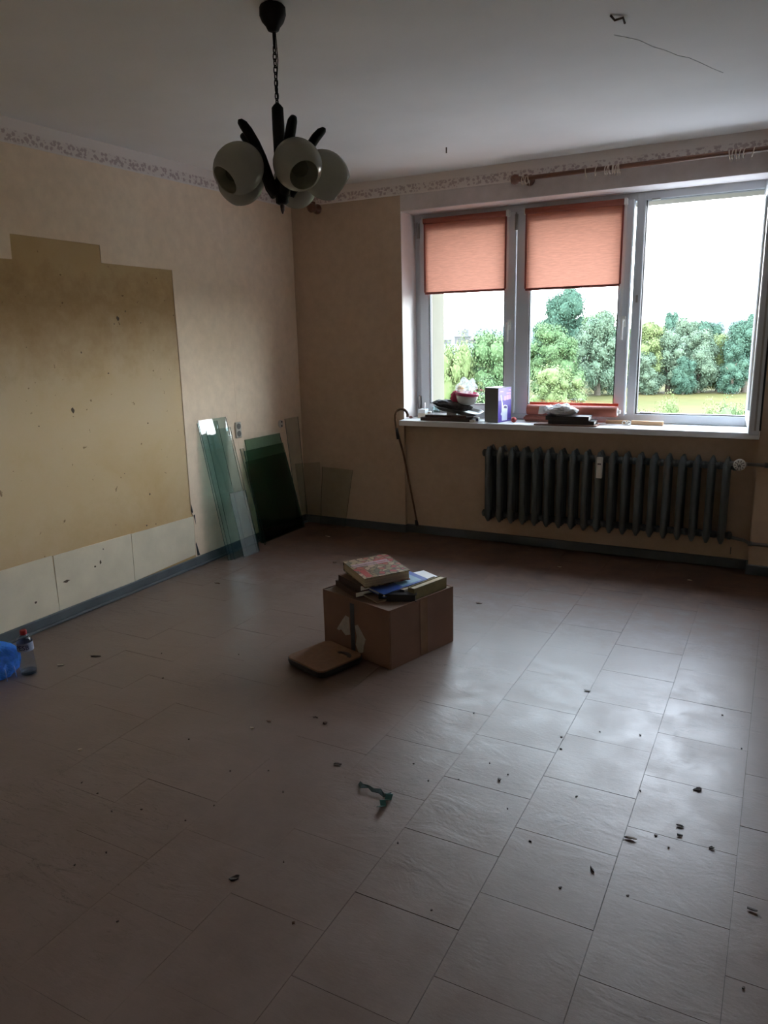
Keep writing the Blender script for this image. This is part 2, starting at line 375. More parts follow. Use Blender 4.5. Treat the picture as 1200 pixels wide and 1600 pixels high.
# scars, cracks and nail holes on the left wall
def blob(name, m, y, z, ry, rz, parent=wl, x=XL, t=0.0015, n=9, lab=None):
    b = MB(); b.poly([(x, y + ry * math.cos(2 * PI * k / n) * random.uniform(.6, 1.2), z + rz * math.sin(2 * PI * k / n) * random.uniform(.6, 1.2)) for k in range(n)], t, (1, 0, 0))
    o = b.build(name, m, parent)
    if lab: o['label'] = lab
    return o
M_SCAR = mat('dark_plaster_scar', (0.10, 0.07, 0.045), 0.9, 0.3, 60)
for y, z, a, c in ((3.16, 1.60, .012, .014), (3.13, 1.57, .004, .004), (2.78, 1.12, .012, .018), (3.22, 1.64, .004, .006), (3.33, 1.575, .004, .004), (2.88, 1.42, .004, .006),
                   (3.05, 1.30, .006, .004), (2.56, 1.06, .004, .004), (3.31, .99, .005, .005), (3.27, .56, .006, .007), (3.22, .375, .005, .005), (3.09, .72, .003, .003)):
    blob('plaster_scar', M_SCAR, y, z, a, c, t=0.001)
for y, z, a, c in ((2.60, .21, .022, .008), (2.84, .25, .008, .012), (2.80, .235, .006, .006), (2.40, .155, .008, .006), (2.87, .32, .004, .004)):
    blob('plaster_scar', M_SCAR, y, z, a, c, x=XL + .006, t=0.001)
for pts in ([(3.611, .38), (3.618, .42), (3.628, .37), (3.618, .36)], [(3.63, .345), (3.642, .35), (3.645, .28), (3.638, .31)], [(3.628, .15), (3.634, .16), (3.66, .065), (3.635, .068)]):
    b = MB(); b.poly([(XL + e, y, z) for y, z in pts], 0.001, (1, 0, 0)); b.build('paper_tear', M_BLACK, wl)

wb = MB()   # back wall: left pier, above the window, thin wall under the window, right pier
span(wb, XL - .1, XO, YB, 5.48, -.15, H + .2)
wb.bm.free()
wallb = sroot('wall_back', 'dim tan back wall holding the wide window')
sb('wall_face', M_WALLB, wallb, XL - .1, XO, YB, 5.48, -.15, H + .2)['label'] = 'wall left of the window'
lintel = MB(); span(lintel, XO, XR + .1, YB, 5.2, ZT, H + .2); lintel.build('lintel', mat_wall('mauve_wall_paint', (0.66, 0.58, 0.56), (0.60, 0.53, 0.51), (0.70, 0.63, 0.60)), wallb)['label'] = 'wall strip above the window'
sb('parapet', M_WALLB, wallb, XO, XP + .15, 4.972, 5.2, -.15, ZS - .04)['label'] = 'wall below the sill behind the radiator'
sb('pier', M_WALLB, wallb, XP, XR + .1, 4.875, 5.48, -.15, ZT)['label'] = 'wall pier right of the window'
# exterior reveal and facade (cream render)
fb = MB()
span(fb, XO - 1, -2.375, 5.21, 5.50, -.5, H + .4); span(fb, -2.40, XR, 5.21, 5.50, 2.262, H + .4)
span(fb, -2.40, XR, 5.2, 5.48, -.5, .83); span(fb, -.12, XR, 5.21, 5.50, .8, 2.4)
fb.build('facade', M_FACADE, wallb)['label'] = 'cream rendered outer face of the wall'
rv = MB()   # painted reveals: left cheek and soffit
span(rv, XO, XO + .004, YB, 5.19, ZS, ZT); span(rv, XO, XP, YB, 5.19, ZT - .004, ZT)
rv.build('reveal', M_REVEAL, wallb)['label'] = 'white painted reveal of the window opening'
tag(sb('wall_right', M_RPLAIN, None, XR, XR + .2, YR - .2, 5.5, -.15, H + .2), 'plain tan wall on the right, outside the frame', None, None, 'structure')
tag(sb('wall_rear', M_RPLAIN, None, XL - .2, XR + .2, YR - .25, YR, -.15, H + .2), 'plain tan wall behind the viewer', None, None, 'structure')
ceil = tag(sb('ceiling', M_CEIL, None, XL - .2, XR + .2, YR - .2, 5.5, H, H + .2), 'dim off white ceiling with fine cracks', None, None, 'structure')
# ceiling cracks, a curl of paint and a hook
b = MB(); b.tube([(-.635, 2.91, H - .002), (-.625, 2.93, H - .012), (-.60, 2.945, H - .004), (-.598, 2.97, H - .014)], .004, 5); b.build('peeling_paint_curl', M_SCAR, ceil)
b = MB(); b.tube([(-1.85, 4.33, H), (-1.85, 4.33, H - .03)], .004, 6); b.build('hook', M_SCAR, ceil)
b = MB()
p0 = Vector((-.66, 3.10, H - .0005)); 
for k in range(9):
    p1 = p0 + Vector((.035, .075 + random.uniform(-.03, .03), 0)); b.tube([p0, p1], .0011, 4); p0 = p1
b.build('crack', mat('ceiling_crack_line', (.60, .58, .56), .9), ceil)
# border frieze
fr = tag(bpy.data.objects.new('trim_1', None), 'pale floral wallpaper border running under the ceiling', None, None, 'structure'); COL.objects.link(fr)
sb('border_strip', M_FRIEZE, fr, XL, XL + .005, YR, YB, 2.405, H); sb('border_strip', M_FRIEZE, fr, XL, XP + 2, YB - .005, YB, 2.405, H)
# baseboards
BH = .062
def base(name, boxes, lab):
    b = MB()
    for x in boxes: span(b, *x, bev=.004)
    tag(b.build(name, M_BASE, None), lab, None, None, 'structure')
base('baseboard_left', [(XL, XL + .016, YR, YB, 0, BH), (XL + .014, XL + .034, YR, YB, 0, .014)], 'grey blue baseboard along the left wall')
base('baseboard_back', [(XL, XO + .01, YB - .016, YB, 0, BH), (XO, XO + .012, YB, 4.972, 0, BH), (XO, XP, 4.956, 4.972, 0, BH), (XP - .012, XP, 4.875, 4.972, 0, BH), (XP - .012, XR, 4.859, 4.875, 0, BH)], 'dark grey baseboard along the window wall, the recess and the pier')
base('baseboard_right', [(XR - .016, XR, YR, 4.86, 0, BH)], 'grey blue baseboard along the right wall')

# sill
sill = MB(); span(sill, XO - .002, XP - .002, 4.857, 5.20, ZS - .038, ZS, .003)
tag(sill.build('trim_2', M_SILL), 'long white window sill board above the radiator', None, None, 'structure')

# window
win = sroot('window_1', 'wide white three part window, its right sash swung open')
FY = 5.165
def frame_mesh(name, m, parent, x0, x1, z0, z1, y0, y1, wl_, wr_, wb_, wt_, bev=.004):
    b = MB()
    span(b, x0, x0 + wl_, y0, y1, z0, z1, bev); span(b, x1 - wr_, x1, y0, y1, z0, z1, bev)
    span(b, x0 + wl_ - .002, x1 - wr_ + .002, y0 + .001, y1 - .001, z0, z0 + wb_, bev); span(b, x0 + wl_ - .002, x1 - wr_ + .002, y0 + .001, y1 - .001, z1 - wt_, z1, bev)
    return b.build(name, m, parent)
ofr = frame_mesh('outer_frame', M_PVC, win, XO, XP - .01, ZS, ZT - .002, FY, FY + .06, .05, .09, .06, .05)
b = MB(); span(b, -.915, -.862, FY, FY + .06, ZS, ZT, .004); b.build('mullion', M_PVC, win)
b = MB(); span(b, -.858, -.852, FY + .01, FY + .055, .925, 2.252); span(b, -.86, -.19, FY + .01, FY + .055, .922, .93); span(b, -.86, -.19, FY + .01, FY + .055, 2.249, 2.256)
b.build('frame_gasket', M_GASKET, win)
b = MB(); b.box((-.885, FY - .006, 1.66), (.012, .01, .045)); b.box((-.79, FY - .004, .935), (.07, .02, .008)); b.box((-.80, FY - .004, 2.25), (.05, .02, .008)); b.build('striker_plate', M_STEEL, win)
def sash(x0, x1, z0, z1, hy, xg0, xg1, zg0, zg1, parent, loc=None, rz=0.0, ox=0.0):
    r = bpy.data.objects.new('sash', None); COL.objects.link(r); r.parent = parent
    if loc: r.location = loc; r.rotation_euler = (0, 0, rz)
    frame_mesh('sash_frame', M_PVC, r, x0, x1, z0, z1, hy, hy + .055, xg0 - x0, x1 - xg1, zg0 - z0, z1 - zg1, .006)
    b = MB(); span(b, xg0 - .003, xg1 + .003, hy + .032, hy + .036, zg0 - .003, zg1 + .003); b.build('pane', M_PANE, r)
    g = .0045; b = MB(); y0, y1 = hy + .004, hy + .034
    span(b, xg0, xg0 + g, y0, y1, zg0, zg1); span(b, xg1 - g, xg1, y0, y1, zg0, zg1); span(b, xg0, xg1, y0, y1, zg0, zg0 + g); span(b, xg0, xg1, y0, y1, zg1 - g, zg1)
    b.build('gasket', M_GASKET, r); return r
s1 = sash(-2.412, -1.690, .905, 2.262, FY - .02, -2.338, -1.767, .965, 2.19, win)
s2 = sash(-1.684, -.926, .905, 2.262, FY - .02, -1.588, -.999, .975, 2.19, win)
def handle(parent, x, z, y):
    b = MB(); b.box((x, y - .005, z), (.028, .012, .07), bev=.005, seg=2); b.tube([(x, y - .01, z + .01), (x, y - .045, z + .01)], .009, 8)
    b.tube([(x, y - .042, z + .015), (x, y - .045, z - .04), (x, y - .042, z - .115)], [.012, .010, .009], 8, flat=.6); b.build('handle', M_WHITE, parent)
handle(s1, -1.728, 1.52, FY - .02); handle(s2, -.958, 1.52, FY - .02)
def hinge(parent, x, z, y):
    b = MB(); b.tube([(x, y - .01, z - .045), (x, y - .01, z + .045)], .009, 8); b.tube([(x, y - .01, z + .046), (x, y - .01, z + .058)], .006, 8); b.box((x, y, z), (.022, .012, .1)); b.build('hinge', M_STEEL, parent)
hinge(s1, -2.42, 2.19, FY - .02); hinge(s1, -2.42, .97, FY - .02); hinge(s2, -1.687, 2.19, FY - .02)
# the open sash: local frame has the hinge at x=0 and the sash running to x=-0.70
dx, dy = (.045), (4.44 - 5.14); ang = math.atan2(dy, dx) - PI
s3 = sash(-.70, 0, .905, 2.262, 0, -.625, -.075, .975, 2.19, win, (-.139, 5.14, 0), ang)
# interior face is at local y=0 and must face +x when opened: local -y turns to world +x? keep exterior on the left
b = MB(); span(b, -.703, -.699, .018, .028, .93, 2.24); b.build('hardware_groove', M_STEEL, s3)
b = MB(); span(b, -.70, -.69, -.006, .003, .93, 2.24); b.build('rebate_seal', M_GASKET, s3)

# ================================================================== ROLLER BLINDS
def blind(x0, x1, ztop, zbot, label, side):
    t = root('roller_blind', ((x0 + x1) / 2, 5.125, zbot), label, 'blind', group='orange roller blinds on the fixed sashes')
    hw = (x1 - x0) / 2; h = ztop - zbot
    b = MB(); n = 24
    rows = []
    for k in range(n + 1):
        z = h * k / n; rows.append([(-hw + .008 + (2 * hw - .016) * i / 16, .004 * math.sin(i * .9 + k * .3) * (1 - k / n) * .4, z) for i in range(17)])
    vr = [[b.bm.verts.new(p) for p in r] for r in rows]
    for a, c in zip(vr, vr[1:]):
        for i in range(16):
            f = b.bm.faces.new((a[i], a[i + 1], c[i + 1], c[i])); f.smooth = True
    b.build('blind_cloth', M_BLIND, t)
    b = MB(); b.lathe([(.019, 0), (.019, 2 * hw)], (-hw, -.004, h + .012), (1, 0, 0), 16); b.build('rolled_cloth', M_BLINDROLL, t)
    b = MB(); b.box((0, 0, -.006), (2 * hw - .01, .012, .016), bev=.003); b.build('bottom_bar', M_BLINDRAIL, t)
    for sx in (-1, 1):
        b = MB(); b.box((sx * (hw - .004), .002, h / 2), (.010, .010, h)); b.build('side_guide', M_BLINDRAIL, t)
    b = MB(); b.box((side * (hw + .012), -.004, h + .012), (.02, .04, .042), bev=.004); b.build('end_bracket', M_WHITE, t)
    b = MB(); b.box((-side * (hw + .004), -.004, h + .012), (.006, .04, .042)); b.build('end_bracket', M_WHITE, t)
    if side > 0:
        b = MB(); L = h + .22 if x0 > -1.7 else h
        b.tube([(hw + .014, -.012, h), (hw + .012, -.014, h - L / 2), (hw + .009, -.012, h - L), (hw + .016, -.012, h - L - .008), (hw + .020, -.014, h - L / 2), (hw + .02, -.012, h)], .0016, 5); b.build('bead_chain', M_WHITE, t)
    return t
blind(-2.365, -1.752, 2.235, 1.762, 'orange roller blind half lowered over the left sash', 1)
blind(-1.618, -.985, 2.235, 1.755, 'orange roller blind half lowered over the middle sash', 1)

# ================================================================== RADIATOR
rad = root('radiator', (-1.01, 4.885, .172), 'dark grey cast iron column radiator under the window sill', 'radiator')
NS = 19; PIT = 1.500 / (NS - 1); Hh = .540
def rad_section():
    b = MB()
    b.box((0, 0, Hh / 2), (.010, .13, Hh - .10))
    for y in (-.06, .0, .06):
        pts = [(0, y * .75, .012), (0, y, .045), (0, y, .16), (0, y, Hh - .16), (0, y, Hh - .045), (0, y * .75, Hh - .004)]
        b.tube(pts, [.010, .021, .0205, .0205, .021, .008], 10, up=(1, 0, 0), flat=.95)
    for z in (.055, Hh - .055):
        b.ball((0, 0, z), 1, 2, (.021, .078, .034)); b.lathe([(.024, 0), (.021, .012), (.021, PIT - .012), (.024, PIT)], (-PIT / 2, 0, z), (1, 0, 0), 12)
    return b.mesh('section', M_RAD)
rs = rad_section()
for k in range(NS): put('section', rs, rad, ((k - (NS - 1) / 2) * PIT, 0, 0))
for sx_, z_ in ((1, Hh - .055), (1, .055), (-1, Hh - .055), (-1, .055)):
    b = MB(); b.lathe([(.02, 0), (.026, .004), (.026, .022), (.012, .03)], (sx_ * (.75 + PIT / 2 - .012), 0, z_), (sx_, 0, 0), 8); b.build('end_plug', M_RAD, rad)
for x in (-.5, .5):
    for z_ in (Hh - .11, .08):
        b = MB(); b.box((x, .066, z_), (.02, .035, .012)); b.build('wall_bracket', M_RAD, rad)
al = root('heat_meter', (-1.01 - .75 + 9 * PIT + .012, 4.798, .545), 'narrow white heat meter clipped between the radiator columns', 'heat meter')
b = MB(); b.box((0, .003, .07), (.038, .022, .135), bev=.004, seg=2); b.build('housing', M_WHITE, al)
b = MB(); b.box((0, -.009, .095), (.022, .003, .009)); b.build('display', M_BLACK, al)
M_PIPE = mat('painted_grey_pipe', (.12, .115, .11), .5, .15, 12)
vt = root('radiator_valve', (-.192, 4.848, .655), 'round cream radiator valve head beside the right end of the radiator', 'valve')
b = MB(); b.lathe([(.020, .035), (.031, .030), (.034, .022), (.034, .004), (.030, -.004), (.022, -.008)], (0, 0, .022), (0, -1, 0), 24); b.build('valve_head', M_WHITE, vt)
b = MB()
for k in range(10):
    a = 2 * PI * k / 10; b.box((.0235 * math.cos(a), -.036, .022 + .0235 * math.sin(a)), (.004, .006, .012), rot=(0, -a + PI / 2, 0))
b.poly([(-.012, -.0365, .034), (-.008, -.0365, .034), (-.005, -.0365, .018), (0, -.0365, .030), (.005, -.0365, .018), (.008, -.0365, .034), (.012, -.0365, .034), (.007, -.0365, .008), (.003, -.0365, .008), (0, -.0365, .018), (-.003, -.0365, .008), (-.007, -.0365, .008)], .001, (0, -1, 0))
b.build('valve_marks', M_PIPE, vt)
b = MB(); b.lathe([(.014, 0), (.014, .05)], (-.055, .018, .0225), (1, 0, 0), 10); b.lathe([(.017, 0), (.017, .02)], (-.028, .018, .0225), (1, 0, 0), 6); b.lathe([(.013, 0), (.013, .04)], (0, .02, .022), (1, 0, 0), 10); b.build('valve_body', M_STEEL, vt)
def pipe(name, pts, label, r=.0105):
    o = root(name, pts[0], label, 'pipe'); b = MB(); p0 = Vector(pts[0]); b.tube([Vector(p) - p0 for p in pts], r, 10); b.build('pipe_run', M_PIPE, o)
    b = MB()
    for q in (pts[len(pts) // 2],):
        c = Vector(q) - p0; b.lathe([(r * 1.5, 0), (r * 1.5, .02)], c - Vector((.01, 0, 0)), (1, 0, 0), 6)
    b.build('pipe_joint', M_PIPE, o)
pipe('heating_pipe', [(-.155, 4.866, .678), (-.12, 4.864, .678), (-.05, 4.863, .677), (.4, 4.863, .675), (XR - .01, 4.863, .672)], 'thin grey upper heating pipe crossing the pier from the valve')
pipe('heating_pipe', [(-.225, 4.895, .215), (-.19, 4.89, .213), (-.13, 4.865, .21), (-.10, 4.861, .195), (.3, 4.861, .19), (XR - .01, 4.861, .186)], 'thin grey lower heating pipe crossing the pier near the floor')
b = MB(); b.box((0, 0, 0), (.006, .008, .045)); 
tag(b.build('wall_bracket', M_PIPE, None, (-.205, 4.967, .11)), 'small dark bracket on the wall below the lower radiator pipe', 'bracket')

# ================================================================== CURTAIN ROD
rod = root('curtain_rod', (-1.58, 4.845, 2.40), 'long reddish brown wooden curtain rod above the window', 'curtain rod')
b = MB(); b.tube([(-.0, 0, 0), (2.9, 0, .01)], .0135, 12); b.build('pole', M_ROD, rod)
b = MB(); b.lathe([(.012, -.05), (.026, -.045), (.032, -.025), (.026, -.006), (.016, 0), (.018, .012)], (0, 0, 0), (1, 0, 0), 16); b.build('finial', M_ROD, rod)
b = MB(); b.lathe([(.030, 0), (.034, .006), (.026, .016), (.014, .02), (.014, .075), (.022, .09)], (.045, .09, -.0), (0, -1, 0), 16); b.build('rod_bracket', M_ROD, rod)
M_RING = mat('cream_plastic_ring', (.62, .52, .42), .4, .05)
def ring_mesh():
    b = MB(); n = 20; pts = [(0, .0225 * math.cos(2 * PI * k / n), .0225 * math.sin(2 * PI * k / n)) for k in range(n + 1)]
    b.tube(pts, .0028, 6, cap=False, up=(1, 0, 0)); 
    b.tube([(0, 0, -.0235), (0, .003, -.031), (0, 0, -.037), (0, -.003, -.031), (0, 0, -.0235)], .0013, 5); return b.mesh('curtain_ring', M_RING)
rm = ring_mesh()
def rings(xs, lab):
    for x in xs:
        o = put('curtain_ring', rm, None, (x, 4.845, 2.3905 + .0035 * (x + 1.58)), (0, random.uniform(-.25, .25), random.uniform(-.15, .15)))
        tag(o, lab, 'curtain ring', lab + ' set')
rings([-1.553, -1.541, -1.529, -1.517], 'cream curtain ring in the bunch at the left end of the rod')
rings([-1.165], 'single cream curtain ring hanging alone, left of the middle bunch')
rings([-1.105], 'single cream curtain ring next to the left end of the middle bunch')
rings([-1.048, -1.036, -1.024, -1.008, -.998, -.988, -.978, -.968], 'cream curtain ring in the bunch on the middle of the rod')
rings([-.378, -.362, -.345, -.325, -.305], 'cream curtain ring in the bunch near the right picture edge')
rings([-.262], 'single cream curtain ring right of the right hand bunch')
kb = root('rod_holder', (-3.13, YB, 2.375), 'dark brown wooden rod bracket on the back wall near the corner', 'bracket')
b = MB(); b.lathe([(.034, .0), (.036, .01), (.024, .02), (.018, .05), (.03, .065), (.034, .085), (.026, .10), (.01, .104)], (0, 0, 0), (0, -1, 0), 14); b.build('knob', M_ROD, kb)
b = MB(); b.box((-.05, -.01, .03), (.07, .02, .05), bev=.006); b.build('wall_plate', M_ROD, kb)

# ================================================================== CHANDELIER
LX, LY = -1.568, 2.25
ch = root('chandelier', (LX, LY, H), 'black wooden chandelier with five round frosted glass shades', 'chandelier')
b = MB(); b.lathe([(.036, 0), (.042, -.006), (.043, -.03), (.036, -.048), (.024, -.062), (.018, -.074), (.006, -.078)], n=12); b.build('ceiling_cup', M_BLACKWOOD, ch)
b = MB(); b.tube([(0, 0, -.07), (.001, 0, -.126)], .0045, 8); b.build('hanger_rod', M_BLACKWOOD, ch)
cm_ = MB()
for k in range(9):
    z = -.130 - k * .0195; n = 12; pts = []
    for i in range(n + 1):
        a = 2 * PI * i / n; x, zz = .0062 * math.cos(a), .0135 * math.sin(a)
        pts.append((x, 0, z + zz) if k % 2 else (0, x, z + zz))
    cm_.tube(pts, .0021, 6, cap=False)
cm_.tube([(.004, .004, -.07), (.009, .004, -.16), (-.004, .006, -.24), (.004, 0, -.30)], .0018, 5)
cm_.build('chain', M_BLACKWOOD, ch)
b = MB(); b.lathe([(.004, -.285), (.014, -.295), (.0195, -.302), (.0205, -.36), (.0195, -.46), (.016, -.50), (.018, -.52), (.032, -.53), (.036, -.555), (.031, -.575), (.022, -.58), (.022, -.597), (.014, -.602)], n=12); b.build('stem', M_BLACKWOOD, ch)
b = MB(); b.lathe([(.006, -.600), (.008, -.606), (.0065, -.62), (.002, -.632)], n=8); b.build('finial', M_DKBROWN, ch)
M_SHADE = bpy.data.materials.new('frosted_glass'); M_SHADE.use_nodes = True
nt = M_SHADE.node_tree; pb = nt.nodes['Principled BSDF']; pb.inputs['Base Color'].default_value = (.55, .54, .47, 1); pb.inputs['Roughness'].default_value = .16
tr = nt.nodes.new('ShaderNodeBsdfTranslucent'); tr.inputs[0].default_value = (.52, .52, .45, 1); mx = nt.nodes.new('ShaderNodeMixShader'); mx.inputs[0].default_value = .42
nt.links.new(pb.outputs[0], mx.inputs[1]); nt.links.new(tr.outputs[0], mx.inputs[2])
nn = nz(nt, 9, 4, coords='Object'); nt.links.new(ramp(nt, nn, [(.35, (.50, .49, .42)), (.7, (.58, .57, .50))]), pb.inputs['Base Color'])
nt.links.new(mx.outputs[0], nt.nodes['Material Output'].inputs[0])
M_BULB = mat_glass('clear_bulb_glass', (.75, .74, .68), .05)
er = Vector((0.8841496, 0.46661888, 0)).normalized(); en = Vector((-er.y, er.x, 0)) * -1   # right, towards the room's front
for k, deg in enumerate((-8, 64, 136, 208, 280)):
    a = math.radians(deg); o_ = er * math.cos(a) + en * math.sin(a)
    P = lambda r, z: (o_ * r + Vector((0, 0, z - H)))
    side = Vector((-o_.y, o_.x, 0))
    b = MB(); b.tube([P(.020, 1.955), P(.030, 1.952), P(.045, 1.975), P(.060, 2.015), P(.076, 2.055), P(.098, 2.096), P(.124, 2.13), P(.140, 2.146), P(.152, 2.154), P(.157, 2.157)],
                 [.010, .018, .020, .0195, .019, .018, .0175, .016, .011, .003], 12, up=side, flat=.9)
    b.build('arm', M_BLACKWOOD, ch)
    ax = (o_ * .8 + Vector((0, 0, -.6))).normalized(); c = P(.150 if deg == -8 else .168, 2.012)
    sh = MB(); R = .0775; el = 1.12; prof = []
    for i in range(17):
        t = math.radians(168 - (168 - 38) * i / 16); prof.append((R * math.sin(t), R * el * math.cos(t)))
    inner = [(r * .955, z * .955) for r, z in reversed(prof)]
    sh.lathe(prof + [(prof[-1][0] - .001, prof[-1][1] + .002)] + inner, c, ax, 32, False, False)
    sh = sh.build('glass_shade', M_SHADE, ch)
    b = MB(); b.lathe([(.012, -.100), (.022, -.096), (.023, -.078), (.016, -.070)], c, ax, 14); b.lathe([(.012, -.075), (.014, -.05), (.014, -.03)], c, ax, 12); b.build('lamp_holder', M_BLACKWOOD, sh)
    b = MB(); b.lathe([(.013, -.035), (.016, -.02), (.022, 0), (.027, .018), (.025, .036), (.014, .048), (.003, .052)], c, ax, 16); b.build('bulb', M_BULB, sh)

# ================================================================== SOCKETS
M_SOCK = mat('aged_socket_plastic', (.60, .56, .48), .45, .06)
so1 = root('wall_socket', (XL + e, 4.142, .795), 'double white wall socket right of the tall leaning glass sheets', 'socket')
b = MB(); b.box((.006, 0, .052), (.012, .060, .112), bev=.004); b.build('socket_plate', M_SOCK, so1)
b = MB()
for z in (.026, .078): b.lathe([(.021, .0), (.021, .0025)], (.0115, 0, z), (1, 0, 0), 16); b.lathe([(.003, 0), (.003, .004)], (.0125, -.008, z), (1, 0, 0), 6); b.lathe([(.003, 0), (.003, .004)], (.0125, .008, z), (1, 0, 0), 6)
b.build('socket_well', mat('worn_socket_well', (.16, .15, .13), .6), so1)
so2 = root('socket_box', (XL + e, 4.655, .800), 'open pale socket hole behind the corner glass sheets', 'socket')
b = MB(); b.lathe([(.03, 0), (.03, .004)], (0, 0, .03), (1, 0, 0), 16); b.build('socket_rim', M_SOCK, so2)
b = MB(); b.lathe([(.007, 0), (.007, .006)], (0, .012, .045), (1, 0, 0), 8); b.lathe([(.007, 0), (.007, .006)], (0, .010, .014), (1, 0, 0), 8); b.build('dark_hole', M_BLACK, so2)

# ================================================================== GLASS SHEETS
def gsheet(p0, p1, q0, q1, t, label, m, me, edge=.0):
    """p0,p1 foot corners, q0,q1 top corners"""
    P = [Vector(v) for v in (p0, p1, q1, q0)]; o = root('glass_sheet', tuple(P[0]), label, 'glass sheet')
    n = (P[1] - P[0]).cross(P[3] - P[0]).normalized() * t
    L = [v - P[0] for v in P]
    b = MB(); b.poly([v for v in L]); b.build('sheet_face', m, o)
    b = MB()
    for i in range(4):
        a, c = L[i], L[(i + 1) % 4]; b.poly([a, c, c + n, a + n])
    b.build('cut_edge', me, o); return o
G1 = mat_glass('green_tinted_glass', (.74, .86, .865), base=.085); G2 = mat_glass('deep_green_glass', (.42, .58, .52), base=.06); G3 = mat_glass('faint_grey_glass', (.80, .84, .82), base=.05)
M_EDGE = mat('dark_green_glass_edge', (.03, .075, .065), .2, .2)
def mat_frost():
    m = bpy.data.materials.new('milky_glass'); m.use_nodes = True; nt = m.node_tree; nt.nodes.clear()
    o = nt.nodes.new('ShaderNodeOutputMaterial'); t = nt.nodes.new('ShaderNodeBsdfTransparent'); t.inputs[0].default_value = (.8, .84, .84, 1)
    d = nt.nodes.new('ShaderNodeBsdfPrincipled'); d.inputs['Base Color'].default_value = (.33, .36, .355, 1); d.inputs['Roughness'].default_value = .2
    mx = nt.nodes.new('ShaderNodeMixShader'); mx.inputs[0].default_value = .45
    nt.links.new(t.outputs[0], mx.inputs[1]); nt.links.new(d.outputs[0], mx.inputs[2]); nt.links.new(mx.outputs[0], o.inputs[0]); return m
x = XL + e
gsheet((-3.235, 3.815, .001), (-3.215, 4.075, .001), (x + .002, 3.742, .957), (x + .002, 4.020, .952), .004, 'tallest pale green glass sheet leaning on the left wall, bright sky mirrored in it', G1, M_EDGE)
gsheet((-3.222, 3.835, .001), (-3.202, 4.090, .001), (x + .013, 3.800, .885), (x + .013, 4.045, .880), .004, 'pale green glass sheet leaning in front of the tallest one, slightly shorter', G1, M_EDGE)
gsheet((-3.247, 3.800, .001), (-3.232, 3.99, .001), (x + .001, 3.732, .940), (x + .001, 3.93, .935), .004, 'narrow pale glass sheet at the back of the leaning left hand group', G1, M_EDGE)
gsheet((-3.195, 3.905, .001), (-3.183, 4.060, .001), (-3.255, 3.872, .452), (-3.243, 4.030, .448), .004, 'small milky glass offcut leaning low against the tall green sheets', mat_frost(), M_EDGE)
for k, (zt, y0, y1, lab) in enumerate(((.768, 4.205, 4.625, 'dark green glass sheet in the middle group, the tallest, at the back'), (.692, 4.180, 4.645, 'dark green glass sheet in the middle group, medium height, between two others'), (.617, 4.170, 4.655, 'dark green glass sheet in the middle group, the shortest, in front'))):
    gsheet((-3.315 + .012 * k, 4.255 - .004 * k, .001), (-3.300 + .012 * k, 4.775, .001), (x + .004 + .011 * k, y0, zt), (x + .004 + .011 * k, y1, zt - .003), .005, lab, G2, M_EDGE)
gsheet((-3.25, 4.215, .001), (-3.262, 4.245, .001), (x + .001, 4.150, .712), (x + .001, 4.185, .711), .004, 'narrow clear glass strip just left of the dark green sheets', G3, M_EDGE)
gsheet((-3.345, 4.785, .066), (-3.345, 4.925, .066), (x + .002, 4.708, .862), (x + .002, 4.885, .862), .004, 'tall narrow glass strip leaning in the room corner', G3, M_EDGE)
gsheet((-3.345, 4.855, .066), (-3.20, 4.917, .066), (-3.352, 4.80, .50), (-3.20, 4.925, .50), .004, 'short glass piece standing across the room corner', G3, M_EDGE)
gsheet((-3.195, 4.885, .001), (-2.965, 4.885, .001), (-3.182, YB - .003, .464), (-2.905, YB - .003, .455), .004, 'square grey glass sheet leaning on the back wall right of the corner', G3, M_EDGE)

# ================================================================== BOX OF BOOKS AND SCALE
BX = (-1.612, 3.035, 0); BR = math.radians(-17)
bx = root('cardboard_box', BX, 'brown cardboard box filled with old books in the middle of the floor', 'cardboard box', BR)
W2, D2, BHt, th = .225, .22, .285, .005
def cpanel(name, c, d, m=M_CARD):
    b = MB(); b.box(c, d); return b.build(name, m, bx)
cpanel('box_bottom', (0, 0, .004), (2 * W2 - .012, 2 * D2 - .012, .006), M_CARDIN)
for s_ in (-1, 1):
    cpanel('side_panel', (0, s_ * D2, BHt / 2), (2 * W2, th, BHt - .002)); cpanel('side_panel', (s_ * W2, 0, BHt / 2), (th, 2 * D2 - th, BHt))
    cpanel('top_flap', (0, s_ * (D2 - .075), BHt - .006), (2 * W2 - .014, .145, .003), M_CARDIN)
    cpanel('top_flap', (s_ * (W2 - .075), 0, BHt - .010), (.145, 2 * D2 - .016, .003), M_CARDIN)
cpanel('tape_strip', (-.018, -D2 - .003, BHt / 2 - .01), (.028, .0012, BHt - .03), M_TAPE)
cpanel('tape_strip', (W2 + .003, .005, BHt / 2), (.0012, .05, BHt - .01), mat('brown_packing_tape', (.23, .14, .085), .25, .15, 10))
for pts in ([(-.13, .105), (-.085, .165), (-.065, .19), (-.04, .185), (-.036, .10), (-.07, .088), (-.10, .11), (-.115, .10)], [(-.002, .155), (.02, .165), (.04, .14), (.07, .105), (.055, .065), (.05, .035), (.02, .02), (.0, .06), (.01, .10)]):
    b = MB(); b.poly([(x_, -D2 - .0032, z_) for x_, z_ in pts], .0008, (0, -1, 0)); b.build('torn_label', M_TORN, bx)

